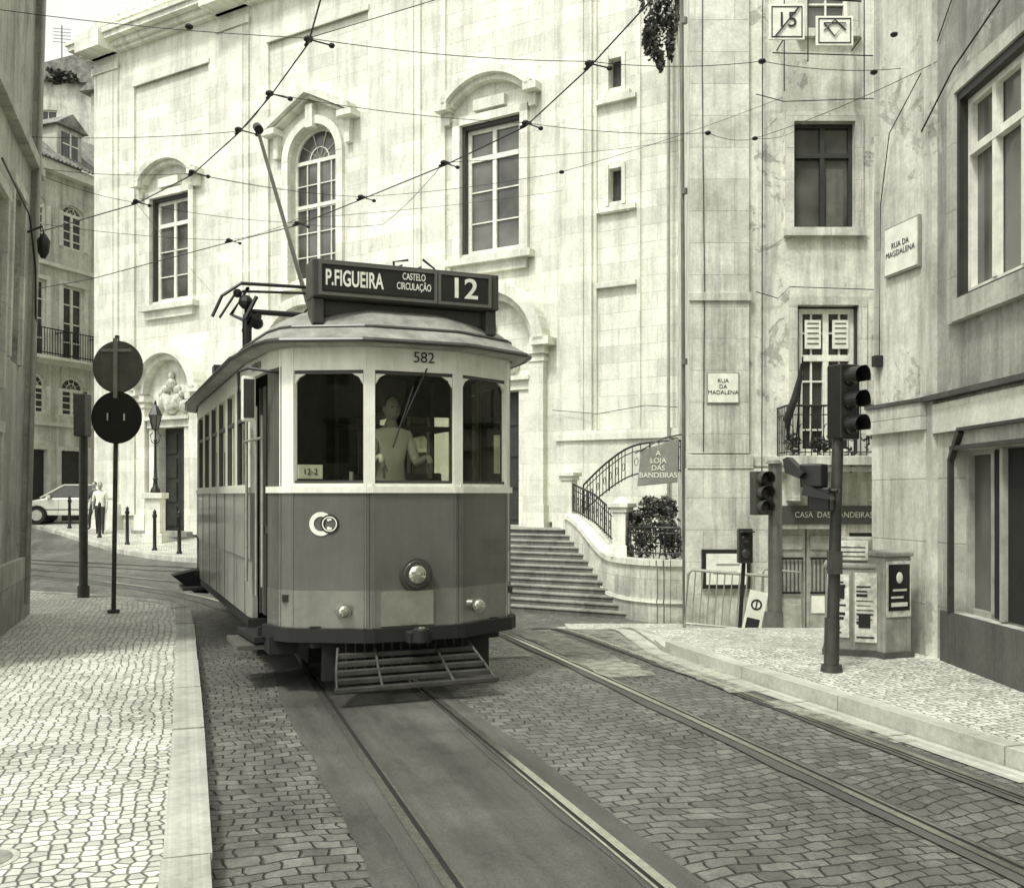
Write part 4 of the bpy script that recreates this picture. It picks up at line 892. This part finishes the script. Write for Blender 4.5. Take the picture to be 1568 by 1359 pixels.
# ------------------------------------------------------------------ car
def car(loc,yaw):
    O=Obj('parked_car',loc,frame(loc,yaw)); B=O.p('body','car_paint',smooth=True,bevel=.04)
    def arch(cx,r,n=8): return [(cx-r*math.cos(math.pi*i/n),.3+r*math.sin(math.pi*i/n)) for i in range(n+1)]
    prof=[(-2.1,.35)]+arch(-1.3,.36)+arch(1.3,.36)+[(2.12,.35),(2.15,.62),(2.05,.9),(1.2,.97),(-1.0,.95),(-1.95,.78),(-2.15,.6)]
    B.prism(prof,-.84,.84)
    G=O.p('greenhouse','pane',smooth=False)
    v=[(-1.2,-.78,.95),(1.75,-.78,.96),(1.75,.78,.96),(-1.2,.78,.95),(-.38,-.6,1.42),(1.1,-.6,1.43),(1.1,.6,1.43),(-.38,.6,1.42)]
    i=[G.v(q) for q in v]
    for f in ((4,5,6,7),(0,1,5,4),(1,2,6,5),(2,3,7,6),(3,0,4,7)): G.F.append([i[a] for a in f])
    R=O.p('roof','car_paint',bevel=.03); R.box(-.42,1.14,-.61,.61,1.42,1.47)
    Pi=O.p('pillars','car_paint')
    for sy in (-1,1):
        for (a,b) in (((-1.2,sy*.785,.95),(-.4,sy*.61,1.44)),((.3,sy*.785,.95),(.3,sy*.61,1.44)),((1.75,sy*.785,.96),(1.12,sy*.61,1.44))): Pi.cyl(a,b,.035,n=6)
    Wt=O.p('tyres','black_rubber',smooth=True); Wr=O.p('rims','steel',smooth=True)
    for x in (-1.3,1.3):
        for sy in (-1,1): Wt.cyl((x,sy*.64,.31),(x,sy*.86,.31),.31,n=24); Wr.cyl((x,sy*.86,.31),(x,sy*.875,.31),.2,n=16)
        O.p('wheel_wells','under_black').cyl((x,-.62,.31),(x,.62,.31),.35,n=20)
    L=O.p('lamps','lamp_glass'); L.box(-2.13,-1.98,-.78,-.45,.62,.75); L.box(-2.13,-1.98,.45,.78,.62,.75); K=O.p('bumper_grille','sign_black'); K.box(-2.17,-2.1,-.4,.4,.5,.68); K.box(-2.14,2.15,-.845,-.835,.5,.54); K.box(-.55,-.54,-.846,-.84,.36,.93); K.box(.62,.63,-.846,-.84,.36,.93); K.box(-.2,-.05,-.85,-.84,.8,.83)
    O.p('mirrors','car_paint').box(-.95,-.8,-.98,-.82,.95,1.07)
car((-16.6,37.6,tz(-16.8,37.6)+.118),rad(10))
# ------------------------------------------------------------------ street furniture
def disc(P,c,r,ang,t=.012,n=36):
    d=Vector((math.sin(ang),-math.cos(ang),0)); P.cyl(Vector(c)-d*t,Vector(c)+d*t,r,n=n)
o=Obj('traffic_sign',(-5.37,13.2,.12)); P=o.p('pole','pole_grey'); P.cyl((-5.37,13.2,.1),(-5.32,13.2,3.85),.03); P.cyl((-5.37,13.2,.1),(-5.37,13.2,.16),.08)
disc(o.p('upper_disc','sign_back'),(-5.29,13.15,3.42),.35,rad(-5)); o.p('bracket','galvanised').box(-5.5,-5.1,13.1,13.13,3.62,3.66); o.p('bracket').box(-5.33,-5.28,13.09,13.125,3.0,3.8)
disc(o.p('lower_disc','sign_black'),(-5.3,13.13,2.74),.35,rad(-5)); disc(o.p('rear_disc','sign_black'),(-5.45,13.32,2.76),.33,rad(-30))
P=o.p('disc_marks','sign_white')
for x,w,h in ((-5.42,.015,.1),(-5.2,.02,.09),(-5.15,.02,.09),(-5.1,.035,.09)): P.box(x,x+w,13.105,13.11,2.7,2.7+h)
o=Obj('traffic_sign',(-6.65,15.2,.12)); P=o.p('pole','pole_grey'); P.cyl((-6.65,15.2,.1),(-6.65,15.2,2.7),.065); P.cyl((-6.65,15.2,.1),(-6.65,15.2,.3),.09); Q=o.p('sign_box','pole_grey',bevel=.02); Q.box(-6.68,-6.5,14.9,15.15,2.6,3.25); P.cyl((-6.65,15.2,2.6),(-6.62,15.2,3.3),.03)
def signal(O,x,y,z,ang,w=.15,h=.26,vis=True,mat='sign_black'):
    M=frame((x,y,z),ang); B=O.p('signal_housing',mat,M,bevel=.012,smooth=False); L=O.p('lenses','lens_dark',M,smooth=True); V=O.p('visors',mat,M)
    B.box(-w,w,-.02,.16,0,h*3+.02)
    for k in range(3):
        c=.01+h*(k+.5); L.ball((0,-.03,c),(w*.72,.03,w*.72),14,8)
        n=14
        for i in range(n):
            a0=rad(-25+230*i/n);a1=rad(-25+230*(i+1)/n); r=w*.82
            V.face([(r*math.cos(a0),-.02,c+r*math.sin(a0)),(r*math.cos(a1),-.02,c+r*math.sin(a1)),(r*math.cos(a1),-.2+.03*abs(math.cos(a1)),c+r*math.sin(a1)),(r*math.cos(a0),-.2+.03*abs(math.cos(a0)),c+r*math.sin(a0))])
o=Obj('traffic_light',(2.87,8.8,.12)); P=o.p('pole','pole_grey',smooth=True); P.cyl((2.87,8.8,.1),(2.93,8.8,2.3),.055,.05,16); P.cyl((2.87,8.8,.1),(2.87,8.8,.18),.1,.09,16); P.cyl((2.87,8.8,.18),(2.875,8.8,.6),.068,.065,16)
signal(o,3.0,8.72,2.2,rad(25),.11,.215)
B=o.p('pedestrian_signal','sign_black',frame((2.72,8.75,1.72),rad(-35)),bevel=.015); B.box(-.12,.08,-.1,.08,.05,.26); B.box(-.06,.14,-.08,.1,-.16,.05); B.box(-.02,.2,-.04,.04,.0,.04)
V=o.p('signal_hood','sign_black',frame((2.6,8.72,1.8),rad(-30))); V.prism([(-.16,.22),(-.12,.24),(.02,.1),(-.02,.05),(-.14,.1)],-.12,.08); V.prism([(0,-.1),(.25,-.14),(.24,-.1),(.02,.0)],-.1,.1)
o.p('push_button','pole_grey').box(2.81,2.93,8.68,8.74,1.0,1.2)
o=Obj('traffic_light',(3.74,14,-.4)); zb=tz(3.74,14); P=o.p('pole','sign_back',smooth=True); P.cyl((3.76,14,zb),(3.76,14,2.15),.1,.095,16); P.cyl((3.74,14,zb),(3.74,14,zb+.3),.14,.13,16); P.cyl((3.74,14,2.15),(3.74,14,2.2),.13,.08,16)
signal(o,3.56,13.9,1.42,rad(12),.13,.2,mat='pole_grey'); P.cyl((3.45,13.98,2.0),(3.75,14,2.0),.02); P.cyl((3.45,13.98,1.5),(3.75,14,1.5),.02)
o=Obj('pedestrian_signal',(3.3,14.3,0)); P=o.p('post','dark_iron'); zb=tz(3.3,14.3); P.cyl((3.32,14.3,zb),(3.4,14.3,1.0),.03); B=o.p('housing','sign_black',bevel=.015); B.box(3.27,3.47,14.1,14.26,.72,1.22); L=o.p('lenses','lens_dark'); L.ball((3.37,14.09,1.08),(.07,.03,.07)); L.ball((3.37,14.09,.86),(.07,.03,.07)); o.p('visor','sign_black').box(3.28,3.46,13.95,14.1,1.17,1.19)
o=Obj('crowd_barrier',(3.5,15.4,-.8)); z0=tz(3.3,15.2)+.02
M=frame((2.72,15.5,z0),rad(-10))@Matrix.Rotation(rad(4),4,'Y'); P=o.p('bars','galvanised',M)
P.tube([(0,0,.12),(0,0,.98),(.06,0,1.05),(1.3,0,1.05),(1.36,0,.98),(1.36,0,.12)],.024,8); P.tube([(0,0,.2),(1.36,0,.2)],.018)
for k in range(11): P.cyl((.11+k*.114,0,.2),(.11+k*.114,0,1.05),.011,n=6)
for x in (.1,1.26): P.tube([(x,-.3,.0),(x,-.25,.1),(x,0,.2),(x,.25,.1),(x,.3,0)],.018)
MM=M@Matrix.Rotation(rad(8),4,'Y'); Q=o.p('notice','sign_white',MM); Q.box(.84,1.12,-.06,-.04,.22,.95); o.p('notice_face','sign_black',MM).box(.88,1.08,-.066,-.06,.27,.52); o.p('notice_ring','sign_black',MM).arc(.98,.74,.06,.085,0,360,-.068,-.06,20); o.p('notice_face').box(.97,.99,-.067,-.06,.68,.8)
P2=o.p('second_barrier','galvanised',frame((4.0,15.6,z0),rad(-60))); P2.tube([(0,0,.05),(0,0,1.0),(.05,0,1.05),(.8,0,1.05),(.85,0,.05)],.018,8)
# electrical cabinets with posters
M=frame((3.12,9.75,.1),rad(-20))
o=Obj('electrical_cabinet',(3.5,9.6,.1)); P=o.p('casing','cabinet',M,bevel=.015); P.box(0,.5,0,.42,.0,.88); P.box(-.02,.52,-.02,.44,.88,.93); P.box(.04,.44,.08,.4,.93,1.18)
Mf=frame((3.60,9.47,.1),rad(22)); P.M=Mf; P.box(0,.34,0,.36,0,1.0); P.box(-.015,.355,-.02,.38,1.0,1.05)
o.p('plinth','plinth_dark',M).box(-.03,.53,-.03,.45,-.02,.08); o.p('plinth','plinth_dark',Mf).box(-.02,.36,-.02,.38,-.02,.08)
o.p('door_seams','sign_black',M).box(.248,.252,-.003,.0,.1,.86)
po=o.p('posters','poster',Mf); po.box(.02,.32,-.012,-.002,.42,.96); pd=o.p('poster_print','sign_black',Mf); pd.box(.04,.3,-.017,-.012,.48,.93); pw=o.p('poster_face','sign_white',Mf); pw.ball((.17,-.02,.8),(.04,.01,.055)); pw.box(.07,.27,-.02,-.017,.52,.56); pw.box(.07,.22,-.02,-.017,.60,.62); pw.box(.09,.26,-.02,-.017,.67,.69)
po.M=M; pd.M=M
for a,b,c,d in ((.02,.225,.2,.82),(.275,.48,.16,.84),(.1,.4,.96,1.15)): po.box(a,b,-.03 if c<.9 else .05,-.002 if c<.9 else .08,c,d)
for a,b,c0,n in ((.035,.21,.24,12),(.29,.465,.2,13)):
    for k in range(n):
        if random.random()<.85: pd.box(a,a+(b-a)*random.uniform(.5,1),-.034,-.03,c0+k*.045,c0+k*.045+random.choice((.008,.016,.028)))
for k in range(3): pd.box(.13,.37,.046,.05,.99+k*.045,1.0+k*.045)
pd.box(.05,.18,-.035,-.03,.58,.72); pd.box(.31,.42,-.035,-.03,.3,.44)
def lantern(x,y):
    z=tz(x,y)+.1; o=Obj('street_lamp',(x,y,z)); P=o.p('pedestal','church_trim',bevel=.02); P.box(x-.32,x+.32,y-.32,y+.32,z,z+.3); P.box(x-.24,x+.24,y-.24,y+.24,z+.3,z+1.4); P.box(x-.32,x+.32,y-.32,y+.32,z+1.4,z+1.58)
    Q=o.p('column','dark_iron',smooth=True); Q.lathe((x,y,z+1.58),[(.16,0),(.14,.12),(.08,.2),(.06,.4),(.08,.45),(.05,.5),(.035,1.6),(.06,1.65),(.03,1.7),(.03,1.95),(.08,2.0)],12)
    for s in (-1,1): Q.tube([(x,y,z+3.1),(x+s*.12,y,z+3.2),(x+s*.16,y,z+3.4),(x+s*.08,y,z+3.5)],.015)
    L=o.p('lantern_glass','pane_mid'); L.lathe((x,y,z+3.58),[(.1,0),(.2,.45)],6); Q.lathe((x,y,z+4.03),[(.23,0),(.2,.05),(.1,.25),(.04,.32),(.05,.38),(.01,.48)],6)
    for k in range(6):
        a=k*math.pi/3; Q.cyl((x+.1*math.cos(a),y+.1*math.sin(a),z+3.58),(x+.2*math.cos(a),y+.2*math.sin(a),z+4.03),.014,n=5)
lantern(-11.25,30.9)
for (x,y) in ((-9.0,26.5),(-10.25,28.1),(-11.9,30.3),(-13.6,32.3),(-15.9,35.2),(-7.6,25.3)):
    z=tz(x,y)+.1; o=Obj('bollard',(x,y,z)); P=o.p('post','dark_iron',smooth=True); P.lathe((x,y,z),[(.08,0),(.08,.06),(.055,.1),(.048,.95),(.07,.98),(.07,1.03),(.045,1.08),(.055,1.13),(.01,1.2)],10)
o=Obj('manhole_cover',(-2.3,4.25,.12)); o.p('ring','kerb_stone').cyl((-2.3,4.25,.11),(-2.3,4.25,.121),.15,n=28); o.p('lid','cabinet').cyl((-2.3,4.25,.11),(-2.3,4.25,.124),.12,n=28)
o=Obj('kerb_drain',(2.68,7.35,0),frame((2.74,7.3,0),rad(18.2))); o.p('slot','under_black').box(-.006,.02,-.14,.14,.012,.085)
# ------------------------------------------------------------------ overhead wires
o=Obj('tram_overhead_wires',(0,10,5.8)); Wc=o.p('contact_wires','dark_iron'); Ws=o.p('span_wires','dark_iron'); In=o.p('insulators','black_rubber',smooth=True)
ca=[(1.0,.8,5.85),(-.6,5.2,5.83),(-1.85,8.9,5.8),(-2.5,10.1,5.8),(-3.1,11.1,5.8),(-4.1,12.55,5.8),(-5.3,13.8,5.8),(-8.4,16,5.8),(-14,19.5,5.8)]
cb=[(3.2,2,5.85),(1.8,6.2,5.83),(.74,9.4,5.8),(.15,10.9,5.8),(-.85,12.2,5.8),(-2.1,13.6,5.8),(-3.27,14.9,5.8),(-4.6,15.9,5.8),(-8,18.6,5.8),(-14,22.2,5.8)]
for c in (ca,cb): Wc.tube(c,.0075,6)
def sag(a,b,s=.12,n=10): a=Vector(a); b=Vector(b); return [a.lerp(b,i/n)-Vector((0,0,4*s*(i/n)*(1-i/n))) for i in range(n+1)]
def span(*P,s=.05):
    for a,b in zip(P,P[1:]): Ws.tube(sag(a,b,s),.0038,5)
ancR=(4.05,10.2,6.14); 
span((-5.6,9.5,6.5),(-1.85,8.9,5.85),(.74,9.4,5.86),(2.45,9.6,5.95),ancR)
span((-6.2,12,6.1),(-3.1,11.1,5.82),(-2.5,10.1,5.84),(.15,10.9,5.84),(2.3,11.5,5.95),(3.1,12.5,6.25),(4.12,9.5,5.9))
span((-6.2,12.9,6.0),(-4.1,12.55,5.82),(-2.1,13.6,5.84),(.7,13.8,6.25),(4.7,17,8.6))
span((-6.3,12.9,5.95),(-5.3,13.8,5.82),(-3.27,14.9,5.84),(-2.0,15.2,5.9),(-.85,12.2,5.84),(3.0,17.1,7.9))
span((-6.4,12.9,5.3),(-4.6,15.9,5.84),(-3.27,14.9,5.9),(1.2,23.5,9.0)) 
span((-1.85,8.9,5.85),(4.1,7.0,6.8)); span((3.1,12.5,6.25),(4.9,16.95,8.0))
span((-5.3,13.8,5.82),(-9.5,32,8)); span((-4.1,12.55,5.82),(-6,30,11))
for c,idx in ((ca,(2,3,4,5,6)),(cb,(2,3,4,5,6,7))):
    for i in idx:
        p=Vector(c[i]); t=(Vector(c[i+1])-p).normalized(); n=Vector((t.y,-t.x,0))
        In.cyl(p-t*.09+Vector((0,0,.02)),p+t*.09+Vector((0,0,.02)),.016,n=6); In.ball(p+Vector((0,0,.04)),(.045,.045,.03),8,6); In.ball(p+n*.22+Vector((0,0,.03)),(.03,.03,.024),8,6)
        In.cyl(p+Vector((0,0,.04)),p+n*.22+Vector((0,0,.03)),.008,n=5)
for p in ((2.45,9.6,5.95),(2.3,11.5,5.95),(3.1,12.5,6.25),(3.75,10.15,6.08),(-3.0,9.1,6.05),(.7,13.8,6.25),(3.9,10.0,6.4)): In.ball(p,(.04,.04,.025),8,6)
# ------------------------------------------------------------------ finish objects
for q in ALL: q.finish()
# ------------------------------------------------------------------ world + sun + camera
SUN_EL=rad(58); az=rad(215)
sd=Vector((math.sin(az)*math.cos(SUN_EL),math.cos(az)*math.cos(SUN_EL),math.sin(SUN_EL)))
w=bpy.data.worlds.new('World'); scene.world=w; w.use_nodes=True; nt=w.node_tree; bg=nt.nodes['Background']
sky=nt.nodes.new('ShaderNodeTexSky'); sky.sky_type='NISHITA'; sky.sun_disc=False; sky.sun_elevation=SUN_EL; sky.sun_rotation=az
sky.air_density=1.0; sky.dust_density=4.0; sky.ozone_density=1
bw=nt.nodes.new('ShaderNodeRGBToBW'); nt.links.new(sky.outputs[0],bw.inputs[0])
hz=nt.nodes.new('ShaderNodeMath'); hz.operation='ADD'; hz.inputs[1].default_value=4.7; nt.links.new(bw.outputs[0],hz.inputs[0])   # high thin white overcast over the clear-sky light
vm=nt.nodes.new('ShaderNodeVectorMath'); vm.operation='SCALE'; vm.inputs[0].default_value=(1.0,1.01,.97); nt.links.new(hz.outputs[0],vm.inputs['Scale'])
nt.links.new(vm.outputs[0],bg.inputs['Color']); bg.inputs['Strength'].default_value=.15
sl=bpy.data.lights.new('sun','SUN'); sl.energy=2.6; sl.angle=rad(8); sl.color=(1,.99,.94); so=bpy.data.objects.new('sun',sl); scene.collection.objects.link(so)
so.rotation_euler=sd.to_track_quat('Z','Y').to_euler()
cd=bpy.data.cameras.new('camera'); cam=bpy.data.objects.new('camera',cd); scene.collection.objects.link(cam)
cam.location=(0,0,1.7); cam.rotation_euler=(rad(90),0,0); cd.sensor_width=36; cd.lens=36*1500/1568; cd.shift_y=(758-679.5)/1568; cd.clip_end=3000; cd.clip_start=.05
scene.camera=cam
scene.view_settings.view_transform='Standard'; scene.view_settings.look='None'; scene.view_settings.exposure=0
